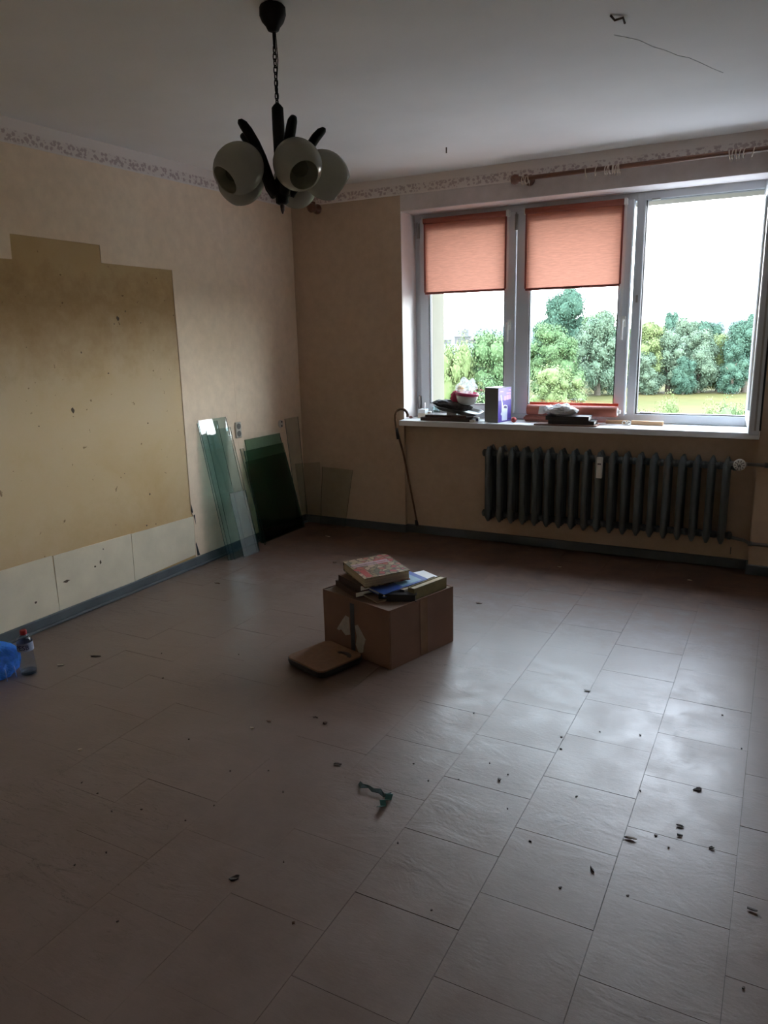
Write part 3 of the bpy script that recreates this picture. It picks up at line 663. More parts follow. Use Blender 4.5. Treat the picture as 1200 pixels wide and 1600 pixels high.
def book(loc, size, rz, label, mc, mp=M_PAGES, tilt=(0, 0), name='book', soft=False, spine=-1, extra=None, group=None):
    """lying book; root under it; spine on the local x side given by spine"""
    w_, d_, t_ = size
    o = root(name, loc, label, 'book', group=group, rot=(tilt[0], tilt[1], rz)); c = .0016 if soft else .003
    b = MB(); b.box((0, 0, c / 2), (w_, d_, c)); b.box((0, 0, t_ - c / 2), (w_, d_, c)); b.box((spine * (w_ / 2 - c / 2), 0, t_ / 2), (c, d_, t_), bev=.0008)
    b.build('cover', mc, o)
    i = .001 if soft else .004
    b = MB(); b.box((spine * i * .5, 0, t_ / 2), (w_ - 2 * i, d_ - 2 * i, t_ - 2 * c)); b.build('page_block', mp, o)
    return o
# floral cover
m, nt, pb = new_mat('floral_book_cover')
v = nt.nodes.new('ShaderNodeTexVoronoi'); v.inputs['Scale'].default_value = 34; t_ = nt.nodes.new('ShaderNodeTexCoord'); nt.links.new(t_.outputs['Object'], v.inputs['Vector'])
sx = nt.nodes.new('ShaderNodeSeparateColor'); nt.links.new(v.outputs['Color'], sx.inputs[0])
c1 = ramp(nt, sx.outputs[0], [(0.0, (.19, .14, .06)), (.28, (.33, .24, .13)), (.5, (.30, .02, .02)), (.62, (.36, .24, .16)), (.76, (.28, .06, .03)), (.88, (.09, .08, .04))])
for e_ in m.node_tree.nodes:
    if e_.type == 'VALTORGB': e_.color_ramp.interpolation = 'CONSTANT'
v2 = nt.nodes.new('ShaderNodeTexVoronoi'); v2.feature = 'DISTANCE_TO_EDGE'; v2.inputs['Scale'].default_value = 34; nt.links.new(t_.outputs['Object'], v2.inputs['Vector'])
nt.links.new(mixc(nt, 1.0, c1, ramp(nt, v2.outputs['Distance'], [(.0, (.10, .06, .04)), (.12, (1, 1, 1))]), 'MULTIPLY'), pb.inputs['Base Color']); pb.inputs['Roughness'].default_value = .4
M_FLORAL = m
M_NAVY = mat('blue_glossy_cover', (.045, .10, .36), .3, .15, 12); M_LBLUE = mat('light_blue_print', (.20, .34, .46), .3, .15, 20); M_OLIVE = mat('olive_cloth_cover', (.19, .16, .07), .6, .15, 30, .1)
M_MAROON = mat('dark_maroon_cover', (.06, .025, .02), .4, .2)
bk = book((-1.735, 2.965, .2815), (.145, .215, .028), math.radians(57), 'dark brown book with white pages at the left of the box, lower one', M_MAROON, M_WPAGES)
bk = book((-1.722, 2.972, .3105), (.14, .205, .030), math.radians(61), 'dark brown book with white pages directly under the floral book', M_DKBROWN, M_WPAGES)
bk = book((-1.672, 3.03, .342), (.275, .235, .047), math.radians(-38), 'thick book with a red and cream floral cover on top of the heap', M_FLORAL, M_PAGES, tilt=(.03, .03))
b = MB()
for xx, yy, ww in ((-.055, .0, .020), (-.03, 0, .012)): b.box((xx, -.01, .0475), (ww, .19, .0006))
b.build('title_band', mat('pale_pink_title_band', (.36, .24, .27), .4, .2, 60), bk)
M_RP = mat('red_print', (.30, .02, .02), .4, .3, 60)
b = MB(); b.box((-.05, .045, .0472), (.075, .05, .0006)); b.build('red_print', M_RP, bk)
b = MB(); b.box((.075, -.085, .0472), (.10, .03, .0006)); b.build('red_print', M_RP, bk)
bk = book((-1.558, 3.012, .312), (.165, .270, .018), math.radians(-24), 'thin blue book lying tilted beside the floral book', M_NAVY, M_WPAGES, tilt=(.05, .04))
b = MB(); b.box((.012, .045, .0183), (.115, .12, .0006)); b.build('picture_panel', M_LBLUE, bk)
b = MB(); b.poly([(-.06, -.075, .0183), (.02, -.07, .0183), (.01, -.02, .0183), (-.05, -.015, .0183)], .0006, (0, 0, 1)); b.build('dark_print', mat('dark_grey_print', (.09, .085, .10), .4), bk)
book((-1.500, 3.175, .300), (.14, .13, .014), math.radians(-30), 'small white booklet lying behind the blue book', M_PAPER, M_WPAGES, soft=True)
book((-1.500, 2.925, .2815), (.175, .085, .034), math.radians(22), 'thick black book lying at the front corner of the box', M_BLACK, M_BLACK)
book((-1.590, 2.90, .2815), (.13, .10, .010), math.radians(-30), 'thin brown pamphlet lying on the front flap', M_CARDIN, M_PAGES, soft=True)
# books standing on edge along the right side
def standing(xl, y0, y1, z1, t, label, mc, mp):
    R = Matrix.Rotation(BR, 3, 'Z'); c = R @ Vector((xl, (y0 + y1) / 2, 0))
    o = root('book', (BX[0] + c.x, BX[1] + c.y, .283), label, 'book', BR); L = y1 - y0; h = z1 - .283
    b = MB()
    for s_ in (-1, 1): b.box((s_ * (t / 2 - .0015), 0, h / 2), (.003, L, h), bev=.0008)
    b.box((0, -L / 2 + .002, h / 2), (t, .004, h)); b.build('cover', mc, o)
    b = MB(); b.box((0, .002, h / 2 - .002), (t - .006, L - .012, h - .006)); b.build('page_block', mp, o); return o
standing(.195, -.045, .185, .338, .040, 'olive green hardback standing on edge along the right side of the box', M_OLIVE, M_PAGES)
standing(.152, -.06, .185, .326, .030, 'grey hardback standing on edge between the blue and the olive books', mat('grey_cloth_cover', (.24, .21, .18), .6, .1), M_PAGES)

sc = root('bathroom_scale', (-1.762, 2.682, 0), 'flat brown topped bathroom scale lying at the foot of the cardboard box', 'scale', math.radians(-18))
M_SCTOP = mat('brown_cork_top', (.20, .105, .06), .6, .12, 40, .1)
def rrect(w_, d_, r, n=5):
    out = []
    for cx, cy, a0 in ((w_ / 2 - r, d_ / 2 - r, 0), (-w_ / 2 + r, d_ / 2 - r, PI / 2), (-w_ / 2 + r, -d_ / 2 + r, PI), (w_ / 2 - r, -d_ / 2 + r, 1.5 * PI)):
        for k in range(n + 1): a = a0 + PI / 2 * k / n; out.append((cx + r * math.cos(a), cy + r * math.sin(a)))
    return out
b = MB(); b.rings([[(x_, y_, z_) for x_, y_ in rrect(.262 - i_, .262 - i_, .035)] for i_, z_ in ((.03, .006), (.012, .010), (.0, .028), (.0, .040))], smooth=False); b.build('body', M_BLACK, sc)
b = MB(); b.rings([[(x_, y_, z_) for x_, y_ in rrect(.256 - i_, .256 - i_, .034)] for i_, z_ in ((0, .040), (0, .045), (.004, .047))], smooth=False); b.build('top_plate', M_SCTOP, sc)
b = MB(); out = [(.062 + .045 * math.cos(a), .060 + .030 * math.sin(a)) for a in [PI * k / 10 for k in range(11)]] + [(.062 + .026 * math.cos(a), .056 + .012 * math.sin(a)) for a in [PI - PI * k / 8 for k in range(9)]]
b.poly([(x_, y_, .0472) for x_, y_ in out], .0012, (0, 0, 1)); b.build('dial_window', M_BLACK, sc)
for sx_ in (-1, 1):
    for sy_ in (-1, 1):
        b = MB(); b.lathe([(.012, 0), (.012, .008)], (sx_ * .09, sy_ * .09, 0), n=10); b.build('foot', M_BLACK, sc)

# ================================================================== BOTTLE AND BAG
bt = root('plastic_bottle', (-2.955, 2.025, 0), 'clear plastic drink bottle with red cap standing by the left picture edge', 'bottle')
M_PET = mat_glass('clear_pet', (.80, .85, .92), .03); M_PET2 = mat('blue_print', (.03, .04, .12), .4)
b = MB(); b.lathe([(.026, 0), (.034, .006), (.036, .02), (.034, .05), (.031, .085), (.031, .115), (.034, .12), (.0345, .158), (.031, .172), (.020, .185), (.012, .194), (.012, .2)], n=24); b.build('bottle_body', M_PET, bt)
b = MB(); b.lathe([(.0352, .118), (.0352, .158)], n=24, cap0=False, cap1=False); b.build('label_sleeve', mat('bluish_label_film', (.30, .34, .46), .3, .2, 30), bt)
b = MB(); b.lathe([(.0145, .192), (.0150, .196), (.0150, .211), (.0125, .214)], n=18); b.build('cap', mat('dark_red_cap', (.28, .015, .02), .35), bt)
b = MB(); b.lathe([(.0325, .004), (.0335, .012), (.034, .018)], n=24, cap1=False); b.build('base_rim', mat_glass('thick_pet', (.5, .6, .7), .05), bt)
def text_mesh(txt, size, depth=.0006):
    cu = bpy.data.curves.new('txt', 'FONT'); cu.body = txt; cu.size = size; cu.extrude = depth; cu.align_x = 'CENTER'; cu.resolution_u = 3; cu.offset = size * .02
    o = bpy.data.objects.new('txt', cu); COL.objects.link(o); bpy.context.view_layer.update()
    me = bpy.data.meshes.new_from_object(o.evaluated_get(bpy.context.evaluated_depsgraph_get())); bpy.data.objects.remove(o); return me
me = text_mesh('PESB', .030)
for v_ in me.vertices:
    a = v_.co.x / .0356 - PI / 2 + .55; rr = .0356 + v_.co.z; v_.co = Vector((rr * math.cos(a), rr * math.sin(a), .128 + v_.co.y))
me.materials.clear(); me.materials.append(M_PET2); put('lettering', me, bt)
bg_ = root('plastic_bag', (-3.085, 1.93, 0), 'crumpled blue plastic carrier bag on the floor at the left picture edge', 'bag')
M_BAG = mat_fabric('thin_blue_polythene', (.05, .16, .42), (.06, .20, .50), .18, 20, .4)
b = MB(); vs = b.ball((0, 0, .068), .13, 5, (1.0, .95, .66), .0)
for v_ in vs:
    d_ = v_.co - Vector((0, 0, .068)); a = math.atan2(d_.y, d_.x)
    k = 1 + .10 * noise.noise(d_ * 14) + .05 * abs(math.sin(a * 9 + d_.z * 20)) + .05 * noise.noise(d_ * 45)
    v_.co = Vector((0, 0, .068)) + d_ * k; v_.co.z = max(v_.co.z, .002)
for f in b.bm.faces: f.smooth = False
b.build('bag_film', M_BAG, bg_)
b = MB(); b.ball((.0, .0, .05), .085, 3, (1, .9, .5), .15, 6); b.build('bag_contents', mat('grey_brown_rubbish', (.16, .12, .12), .8, .4, 20), bg_)
b = MB()
for k in range(5):
    a = -1.2 + k * .35; pts = [(.04 * math.cos(a), .04 * math.sin(a), .142), (.09 * math.cos(a), .09 * math.sin(a), .118), (.135 * math.cos(a), .13 * math.sin(a), .06), (.14 * math.cos(a), .14 * math.sin(a), .012)]
    b.tube(pts, [.004, .003, .003, .002], 5, flat=.3)
b.build('bag_pleat', mat_fabric('pale_blue_polythene', (.25, .35, .5), (.2, .3, .45)), bg_)
b = MB(); b.box((.05, -.09, .014), (.075, .016, .009), rot=(0, .15, .5), bev=.003); b.build('cutlery_handle', M_TORN, bg_)

# ================================================================== CANE
cn = root('walking_cane', (-2.36, 4.935, .072), 'brown wooden walking cane hooked over the left end of the sill', 'cane')
pts = [(-2.36, 4.935, .095), (-2.40, 4.915, .35), (-2.44, 4.885, .62), (-2.468, 4.84, .80), (-2.476, 4.838, .86), (-2.478, 4.842, .90)]
for k in range(1, 9):
    a = PI - PI * k / 8 * 1.12; pts.append((-2.436 + .042 * math.cos(a), 4.845 + .035 * k / 8, .905 + .042 * math.sin(a)))
b = MB(); o0 = Vector(cn.location); b.tube([Vector(p) - o0 for p in pts], [.0075] * 2 + [.0085] * 2 + [.010] * (len(pts) - 4), 10); b.build('shaft', M_CANE, cn)
b = MB(); b.lathe([(.012, 0), (.014, .005), (.011, .04), (.009, .045)], (0, 0, -.008), (-.13, -.05, 1), 12); b.build('rubber_ferrule', M_BLACK, cn)
b = MB(); b.tube([Vector(pts[3]) - o0 + Vector((.010, 0, -.07)), Vector(pts[3]) - o0 + Vector((.0, 0, .01))], .011, 10); b.build('collar', M_BLACK, cn)

# ================================================================== THINGS ON THE SILL
Z = ZS
def thingbox(name, x0, x1, y0, y1, z0, z1, m, label, cat, rz=0.0, bev=.002, pname=None, group=None):
    b = MB(); b.box((0, 0, (z1 - z0) / 2), (x1 - x0, y1 - y0, z1 - z0), bev=bev)
    o = b.build(name, m, None, ((x0 + x1) / 2, (y0 + y1) / 2, z0), (0, 0, rz)); return tag(o, label, cat, group)
thingbox('small_box', -2.385, -2.325, 5.03, 5.09, Z, Z + .035, mat('beige_card', (.55, .46, .36), .7), 'tiny beige carton at the left end of the sill, the lower one', 'box')
thingbox('small_box', -2.383, -2.327, 5.032, 5.088, Z + .0355, Z + .065, M_PAPER, 'tiny white carton stacked on the beige one beside the cane', 'box')
t = root('thin_candle', (-2.345, 5.065, Z + .0655), 'slim white candle standing on the tiny white carton', 'candle'); b = MB(); b.lathe([(.006, 0), (.006, .045)], n=10); b.build('wax', M_PAPER, t); b = MB(); b.lathe([(.0008, .045), (.0008, .053)], n=5); b.build('wick', M_BLACK, t)
t = root('pebble', (-2.425, 4.99, Z), 'small reddish pebble on the sill inside the cane crook', 'pebble'); b = MB(); b.ball((0, 0, .010), .016, 2, (1, .8, .6), .1); b.build('stone', mat('reddish_pebble', (.22, .10, .08), .6), t)
t = root('drinking_glass', (-2.262, 5.09, Z), 'clear tumbler behind the dark tray at the left sash', 'glass'); b = MB(); b.lathe([(.02, 0), (.024, .004), (.030, .085), (.028, .085), (.022, .01)], n=20, cap1=False); b.build('tumbler', mat_glass('tumbler_glass', (.85, .93, .93)), t)
t = root('small_jar', (-2.285, 5.02, Z), 'little white jar left of the clear tumbler', 'jar'); b = MB(); b.lathe([(.014, 0), (.016, .003), (.016, .04), (.012, .044)], n=16); b.build('jar_body', M_WHITE, t); b = MB(); b.lathe([(.0135, .044), (.0135, .054)], n=16); b.build('lid', M_PAPER, t)
thingbox('wooden_board', -2.305, -1.915, 4.90, 5.06, Z, Z + .024, M_DKBROWN, 'dark brown wooden board lying flat under the tilted tray', 'board', .02)
thingbox('wooden_board', -2.27, -1.95, 4.905, 5.05, Z + .0245, Z + .043, M_MAROON, 'shorter dark red board stacked on the brown board', 'board', -.02)
t = root('match_box', (-2.075, 4.93, Z + .0435), 'small grey white matchbox propping up the tilted tray', 'box'); b = MB(); b.box((0, 0, .011), (.058, .035, .022), bev=.001); b.build('sleeve', M_TORN, t); b = MB(); b.box((.004, 0, .011), (.058, .030, .017)); b.build('drawer', M_PAPER, t)
# tilted tray
t = root('grey_tray', (-2.04, 4.975, Z + .062), 'shallow grey tray tilted on the boards, dark cloth heaped in it', 'tray', rot=(.06, .17, .05))
b = MB(); b.rings([[(x_ * k_, y_ * k_, z_) for x_, y_ in rrect(.34, .18, .05)] for k_, z_ in ((.80, .0), (.84, .004), (1.0, .022), (1.02, .022), (1.02, .026), (.98, .026), (.82, .008))], smooth=False); b.build('tray_shell', mat('dark_grey_tray', (.12, .12, .115), .5), t)
t = root('dark_cloth', (-2.09, 4.975, Z + .088), 'dark crumpled cloth heaped in the tilted grey tray', 'cloth', rot=(0, .12, 0))
b = MB(); vs = b.ball((0, 0, .018), .13, 4, (1.15, .55, .26), 0)
for v_ in vs: v_.co += v_.co.normalized() * (.016 * noise.noise(v_.co * 38) + .014 * noise.noise(v_.co * 80)); v_.co.z = max(v_.co.z, -.004)
b.build('cloth_heap', mat('dark_woven_cloth', (.05, .045, .045), .9, .5, 60), t)
t = root('white_bowl', (-1.985, 4.985, Z + .114), 'white bowl with a pink rim standing in the cloth heap', 'bowl', rot=(.0, .10, 0))
b = MB(); b.lathe([(.035, 0), (.055, .006), (.072, .035), (.080, .072), (.077, .072), (.068, .036), (.05, .01)], n=28, cap1=False); b.build('bowl_body', M_WHITE, t)
b = MB(); b.lathe([(.0805, .064), (.083, .070), (.083, .082), (.079, .086), (.076, .080), (.0765, .066)], n=28, cap0=False, cap1=False); b.build('pink_rim', mat('pink_enamel', (.60, .05, .16), .4), t)
b = MB(); vs = b.ball((-.075, -.01, .045), .04, 3, (1.0, .8, 1.2), .25, 4); b.build('pink_cloth', mat('pink_cloth', (.60, .07, .16), .8, .2, 30), t)
t = root('clear_plastic_bag', (-1.985, 4.985, Z + .205), 'crumpled clear plastic bag standing up out of the white bowl', 'bag')
b = MB(); vs = b.ball((0, 0, .03), .07, 4, (1.05, .9, .80), 0)
for v_ in vs: v_.co += v_.co.normalized() * (.030 * noise.noise(v_.co * 26) + .012 * noise.noise(v_.co * 70))
for f in b.bm.faces: f.smooth = False
M_FILM = mat_fabric('clear_polythene', (.30, .31, .31), (.30, .31, .31), .62, 60, .3); b.build('bag_film', M_FILM, t)
b = MB(); b.ball((-.04, 0, .02), .025, 3, (1, .8, .8), .2); b.build('yellow_contents', mat('orange_yellow_wrap', (.85, .45, .04), .6), t)
# charger
t = root('phone_charger', (-1.86, 4.90, Z), 'small white plug charger with its cable left of the carton', 'charger')
b = MB(); b.box((-.005, 0, .018), (.022, .022, .036), bev=.003); b.box((-.045, .005, .008), (.04, .02, .016), bev=.003); b.build('plug', M_WHITE, t)
b = MB(); b.tube([(-.03, 0, .004), (.0, -.018, .003), (.04, -.01, .003), (.06, .015, .003), (.03, .04, .003), (-.06, .03, .003)], .0022, 6); b.build('cable', M_WHITE, t)
b = MB(); b.box((0, 0, 0), (.016, .003, .018)); b.build('label_print', mat('blue_grey_print', (.10, .12, .25), .4), t).location = (-.004, -.0125, .02)
# carton with purple side
cb = root('appliance_carton', (-1.755, 5.005, Z), 'upright carton, grey end to the room and purple printed side to the right', 'carton', math.radians(-14))
cw, cd, chh = .110, .165, .238
b = MB(); b.box((0, 0, chh / 2), (cw, cd, chh), bev=.0015); b.build('carton_body', mat('grey_brown_carton', (.17, .165, .15), .6, .12, 5), cb)
px = cw / 2 + .0004
def prt(name, pts, m, k=0):
    b = MB(); b.poly([(px + k * .0005, y_, z_) for y_, z_ in pts], .0004, (1, 0, 0)); b.build(name, m, cb)
prt('purple_print', [(-cd / 2 + .002, .002), (cd / 2 - .002, .002), (cd / 2 - .002, .15), (-cd / 2 + .002, .15)], mat('purple_carton_print', (.11, .07, .36), .4, .1, 12))
prt('lilac_print', [(-cd / 2 + .002, .15), (cd / 2 - .002, .15), (cd / 2 - .002, chh - .003), (-cd / 2 + .002, chh - .003)], mat('lilac_carton_print', (.30, .22, .48), .4, .1, 12))
M_PW = mat('white_carton_print', (.72, .76, .90), .4, .08, 20); M_PP = mat('pink_carton_print', (.66, .36, .50), .4, .08, 20); M_PD = mat('dark_purple_print', (.08, .05, .16), .4)
prt('vessel_print', [(-.035, .010), (.03, .010), (.036, .095), (.03, .112), (.0, .118), (-.02, .112), (-.032, .15), (-.045, .19), (-.052, .185), (-.038, .13), (-.038, .07), (-.048, .062), (-.046, .05), (-.036, .048)], M_PW, 1)
prt('vessel_mouth', [(-.012, .095), (.026, .090), (.024, .106), (.0, .111), (-.012, .107)], M_PD, 2)
for k_, (y0, y1, z0, z1) in enumerate(((-.01, .015, .148, .178), (.020, .048, .150, .182), (.052, .074, .152, .184), (.02, .074, .190, .200), (-.06, -.02, .207, .214), (.045, .074, .212, .219))):
    prt('line_print', [(y0, z0), (y1, z0), (y1, z1), (y0, z1)], M_PP, 1)
prt('small_print', [(.045, .015), (.075, .015), (.075, .022), (.045, .022)], M_PD, 1)
t = root('red_ball', (-1.622, 4.955, Z + .0015), 'small red ball at the foot of the purple carton', 'ball'); b = MB(); b.ball((0, 0, .019), .019, 3); b.build('ball_skin', mat('dull_red_rubber', (.45, .05, .05), .5), t)
b = MB(); b.lathe([(.0192, -.002), (.0192, .002)], (0, 0, .019), (.3, .2, 1), 20, False, False); b.build('seam', M_MAROON, t)
thingbox('paper_sheet', -1.70, -1.50, 4.862, 4.955, Z, Z + .0012, M_PAPER, 'white sheet of paper lying on the sill right of the carton', 'paper', .03, 0)
# blind rolls and boards
t = root('rolled_blind', (-1.255, 5.065, Z + .045), 'rolled up salmon orange roller blind lying along the middle of the sill', 'rolled blind')
b = MB(); n = 40; sp_ = []
for k in range(n): a = 2 * PI * k / 20; r0 = .024 + .0045 * k / 20; sp_.append((r0 * math.cos(a), r0 * math.sin(a)))
b.lathe([(.034, 0), (.036, .01), (.035, .29), (.036, .595), (.034, .605)], (-.305, 0, .036), (1, 0, 0), 24); b.build('cloth_roll', M_BLINDROLL, t)
b = MB(); b.lathe([(.026, 0), (.026, .004)], (.300, 0, .036), (1, 0, 0), 16); b.lathe([(.012, 0), (.012, .02)], (.302, 0, .036), (1, 0, 0), 12); b.build('end_cap', M_WHITE, t)
b = MB(); b.box((0, .03, .078), (.60, .006, .018), bev=.002); b.build('head_rail', mat('bright_orange_red_rail', (.62, .08, .04), .45), t)
b = MB(); b.lathe([(.0368, 0), (.0368, .006)], (-.145, 0, .036), (1, 0, 0), 24, False, False); b.lathe([(.0368, 0), (.0368, .05)], (-.125, 0, .036), (1, 0, 0), 24, False, False); b.build('paper_wrap', M_PAPER, t)
t = root('rolled_blind', (-1.40, 5.055, Z + .0015), 'darker brown red roll lying under the salmon blind, its left end showing', 'rolled blind')
b = MB(); b.lathe([(.021, 0), (.022, .01), (.022, .40), (.021, .41)], (-.17, 0, .022), (1, 0, 0), 20); b.build('cloth_roll', mat('brick_brown_cloth', (.30, .11, .075), .7), t)
b = MB(); b.lathe([(.010, 0), (.010, .012)], (-.182, 0, .022), (1, 0, 0), 10); b.build('end_cap', M_BLINDRAIL, t)
thingbox('wooden_board', -1.455, -1.045, 4.866, 4.99, Z, Z + .010, M_ROD, 'thin brown board at the sill edge under the black books', 'board', .02)
book((-1.215, 4.95, Z + .0105), (.12, .30, .024), PI / 2 + .02, 'black hardback lying on the thin board, lower of two', M_BLACK, M_WPAGES, spine=-1)
book((-1.240, 4.945, Z + .035), (.11, .285, .028), PI / 2 - .01, 'black hardback on top of the lower one, under the tissue', M_BLACK, M_WPAGES, spine=-1)
t = root('crumpled_tissue', (-1.305, 4.965, Z + .0635), 'crumpled white tissue lying on the black hardbacks', 'tissue')
b = MB(); vs = b.ball((0, 0, .028), .10, 4, (1.15, .5, .40), 0)
for v_ in vs: v_.co += v_.co.normalized() * (.022 * noise.noise(v_.co * 22) + .010 * noise.noise(v_.co * 60)); v_.co.z = max(v_.co.z, .0)
for f in b.bm.faces: f.smooth = False
b.build('tissue_heap', M_PAPER, t)
b = MB(); b.poly([(-.12, 0, .0), (-.085, 0, .012), (-.10, .01, .055), (-.145, .01, .050), (-.15, 0, .0)], .003, (0, -1, 0)); b.build('tissue_corner', M_PAPER, t)
thingbox('pine_strip', -1.03, -.89, 5.085, 5.115, Z, Z + .022, M_PINE, 'short brown wooden slat beside the end of the salmon roll', 'wood strip')
thingbox('pine_strip', -.862, -.665, 5.06, 5.09, Z, Z + .026, M_PINE, 'pale pine slat lying alone below the open sash', 'wood strip', -.02)
t = root('white_bracket', (-.885, 5.03, Z), 'little white plastic bracket between the two wooden slats', 'bracket')
b = MB(); n = 16
for cx in (-.016, .014): b.tube([(cx + .012 * math.cos(2 * PI * k / n), 0, .014 + .012 * math.sin(2 * PI * k / n)) for k in range(n + 1)], .003, 6, cap=False)
b.build('bracket_eye', M_WHITE, t); b = MB(); b.box((0, .006, .003), (.05, .02, .005)); b.build('bracket_foot', M_WHITE, t)
thingbox('paper_scrap', -.86, -.80, 4.90, 4.95, Z, Z + .002, M_PAPER, 'tiny paper scrap on the sill in front of the white bracket', 'paper', .3, 0)

# ================================================================== LITTER ON THE FLOOR
M_LEAF = mat('dry_dark_leaf', (.05, .032, .022), .7, .4, 60); M_CHIP = mat('pale_plaster_chip', (.55, .47, .36), .8, .2, 60); M_TEAL = mat('dark_teal_ribbon', (.015, .085, .075), .5, .2, 20)
M_BCHIP = mat('brown_wood_chip', (.13, .075, .045), .7, .3, 50)
def flake(x_, y_, sx_, sy_, m, label, cat, name, rz=None, h=.003, curl=.004, group=None):
    b = MB(); n = 8; rnd = [random.uniform(.65, 1.15) for _ in range(n)]
    sx_ *= .8; sy_ *= .8
    top = [(sx_ * rnd[k] * math.cos(2 * PI * k / n), sy_ * rnd[k] * math.sin(2 * PI * k / n), h + curl * random.random()) for k in range(n)]
    bot = [(p_[0] * .96, p_[1] * .96, max(.0002, p_[2] - h)) for p_ in top]
    b.rings([bot, top], smooth=False)
    return tag(b.build(name, m, None, (x_, y_, 0), (0, 0, rz if rz is not None else random.uniform(0, PI))), label, cat, group)
flake(-2.195, 1.662, .012, .006, M_CHIP, 'pale plaster chip lying alone on the left part of the floor', 'plaster chip', 'plaster_chip', .8, .006)
flake(-1.246, 1.383, .017, .010, M_LEAF, 'dark dry leaf scrap in the lower middle of the floor', 'leaf', 'leaf_scrap', .9, .003, .006)
flake(-1.71, 2.068, .011, .007, M_CHIP, 'pale chip in the left of the two chips before the scale', 'plaster chip', 'plaster_chip', .2, .005)
flake(-1.684, 2.14, .013, .005, M_BCHIP, 'thin brown wood chip just behind the pale chip before the scale', 'wood chip', 'wood_chip', .1)
flake(-1.474, 2.223, .013, .009, M_BCHIP, 'brown crumpled chip right in front of the scale', 'wood chip', 'wood_chip', .4, .006)
flake(-1.532, 2.245, .014, .004, M_LEAF, 'thin dark curl beside the brown crumpled chip', 'debris curl', 'debris_curl', .1)
flake(-1.279, 2.0, .018, .004, M_LEAF, 'slim dark splinter left of the teal ribbon', 'splinter', 'splinter', .3)
flake(-.736, 2.158, .008, .010, M_LEAF, 'dark round crumb at the lower left edge of the bright floor patch', 'crumb', 'crumb', .4)
flake(-.134, 2.389, .018, .010, M_LEAF, 'dark leaf scrap on the bright floor patch at the right', 'leaf', 'leaf_scrap', .5, .003, .006)
flake(-.287, 2.04, .022, .007, M_BCHIP, 'long flat wood chip beside the right hand tile seam', 'wood chip', 'wood_chip', .1)
flake(-.163, 2.167, .015, .004, M_LEAF, 'upper of two dark splinters right of the long seam', 'splinter', 'splinter', -.1)
flake(-.157, 2.12, .013, .004, M_LEAF, 'lower of two dark splinters right of the long seam', 'splinter', 'splinter', .1)
flake(-.067, 2.101, .010, .006, M_LEAF, 'dark crumb right of the two dark splinters', 'crumb', 'crumb', .2)
flake(-.357, 1.857, .004, .016, M_LEAF, 'thin curved dark splinter left of the long tile seam', 'splinter', 'splinter', .6)
flake(-2.992, 3.388, .026, .007, M_BCHIP, 'brown wood splinter on the floor in front of the tall glass sheets', 'splinter', 'splinter', .2)
flake(-2.817, 2.289, .034, .008, M_LEAF, 'dark twig like splinter right of the plastic bottle', 'splinter', 'splinter', .35)
flake(-2.889, 2.145, .020, .008, M_CHIP, 'pale wood chip beside the foot of the plastic bottle', 'wood chip', 'wood_chip', .5)
flake(-1.001, 1.319, .007, .005, M_BCHIP, 'small brown crumb near the bottom middle seam', 'crumb', 'crumb', .5)
flake(.047, 1.889, .020, .006, M_LEAF, 'dark splinter near the right picture edge', 'splinter', 'splinter', -.2)
flake(-2.95, 4.60, .035, .006, M_CHIP, 'pale paper strip on the floor before the corner glass', 'paper', 'paper_scrap', -.1, .002)
flake(-1.17, 4.55, .016, .005, M_CHIP, 'small white scrap on the floor under the left half of the radiator', 'paper', 'paper_scrap', .1, .003)
flake(-.40, 4.60, .018, .006, M_CHIP, 'small white scrap on the floor in front of the right pier', 'paper', 'paper_scrap', .0, .003)
flake(-.62, 2.93, .02, .004, M_BCHIP, 'thin brown curl beyond the bright floor patch', 'debris curl', 'debris_curl', .1, .002)
flake(-1.40, 3.72, .022, .004, M_BCHIP, 'thin brown splinter on the floor right behind the cardboard box', 'splinter', 'splinter', .3, .003)
flake(-2.55, 4.05, .02, .004, M_BCHIP, 'thin brown splinter halfway between box and glass sheets', 'splinter', 'splinter', .4, .003)
gl = 'tiny dark crumb lying loose on the vinyl floor'
for x_, y_ in ((-2.02, 1.52), (-1.80, 1.45), (-1.92, 1.50), (-1.72, 1.50), (-1.55, 1.52), (-1.52, 1.62), (-1.60, 1.80), (-1.48, 1.86), (-1.36, 1.78), (-1.88, 1.90), (-1.70, 1.22), (-1.42, 1.12), (-1.66, 1.30),
               (-.95, 2.05), (-.86, 2.10), (-.80, 2.24), (-.72, 2.20), (-.66, 2.02), (-.55, 1.90), (-.98, 2.55), (-1.04, 2.12), (-.62, 2.52), (-.50, 2.62), (-.60, 2.44), (-.18, 2.05), (-.22, 2.09), (-.02, 2.72),
               (-.30, 2.30), (-.42, 1.75), (-.25, 1.80), (-1.16, 1.50), (-.70, 1.52), (-2.55, 2.45), (-2.35, 2.25), (-2.2, 2.6), (.04, 1.62), (-.9, 1.72), (-.48, 2.18), (-.36, 2.66), (-.1, 2.95)):
    gz = 'on the sheen patch in front of the radiator' if x_ > -1.1 and y_ > 2.35 else 'on the right part of the floor below the sheen patch' if x_ > -1.1 else 'near the left wall side of the floor' if x_ < -2.15 else 'in the open floor between the scale and the viewer' if y_ > 1.55 else 'on the nearest floor at the bottom of the picture'
    flake(x_, y_, random.uniform(.0035, .0065), random.uniform(.003, .005), M_LEAF, 'tiny dark crumb ' + gz, 'crumb', 'crumb', group='tiny dark crumbs ' + gz, h=.0025, curl=.001)
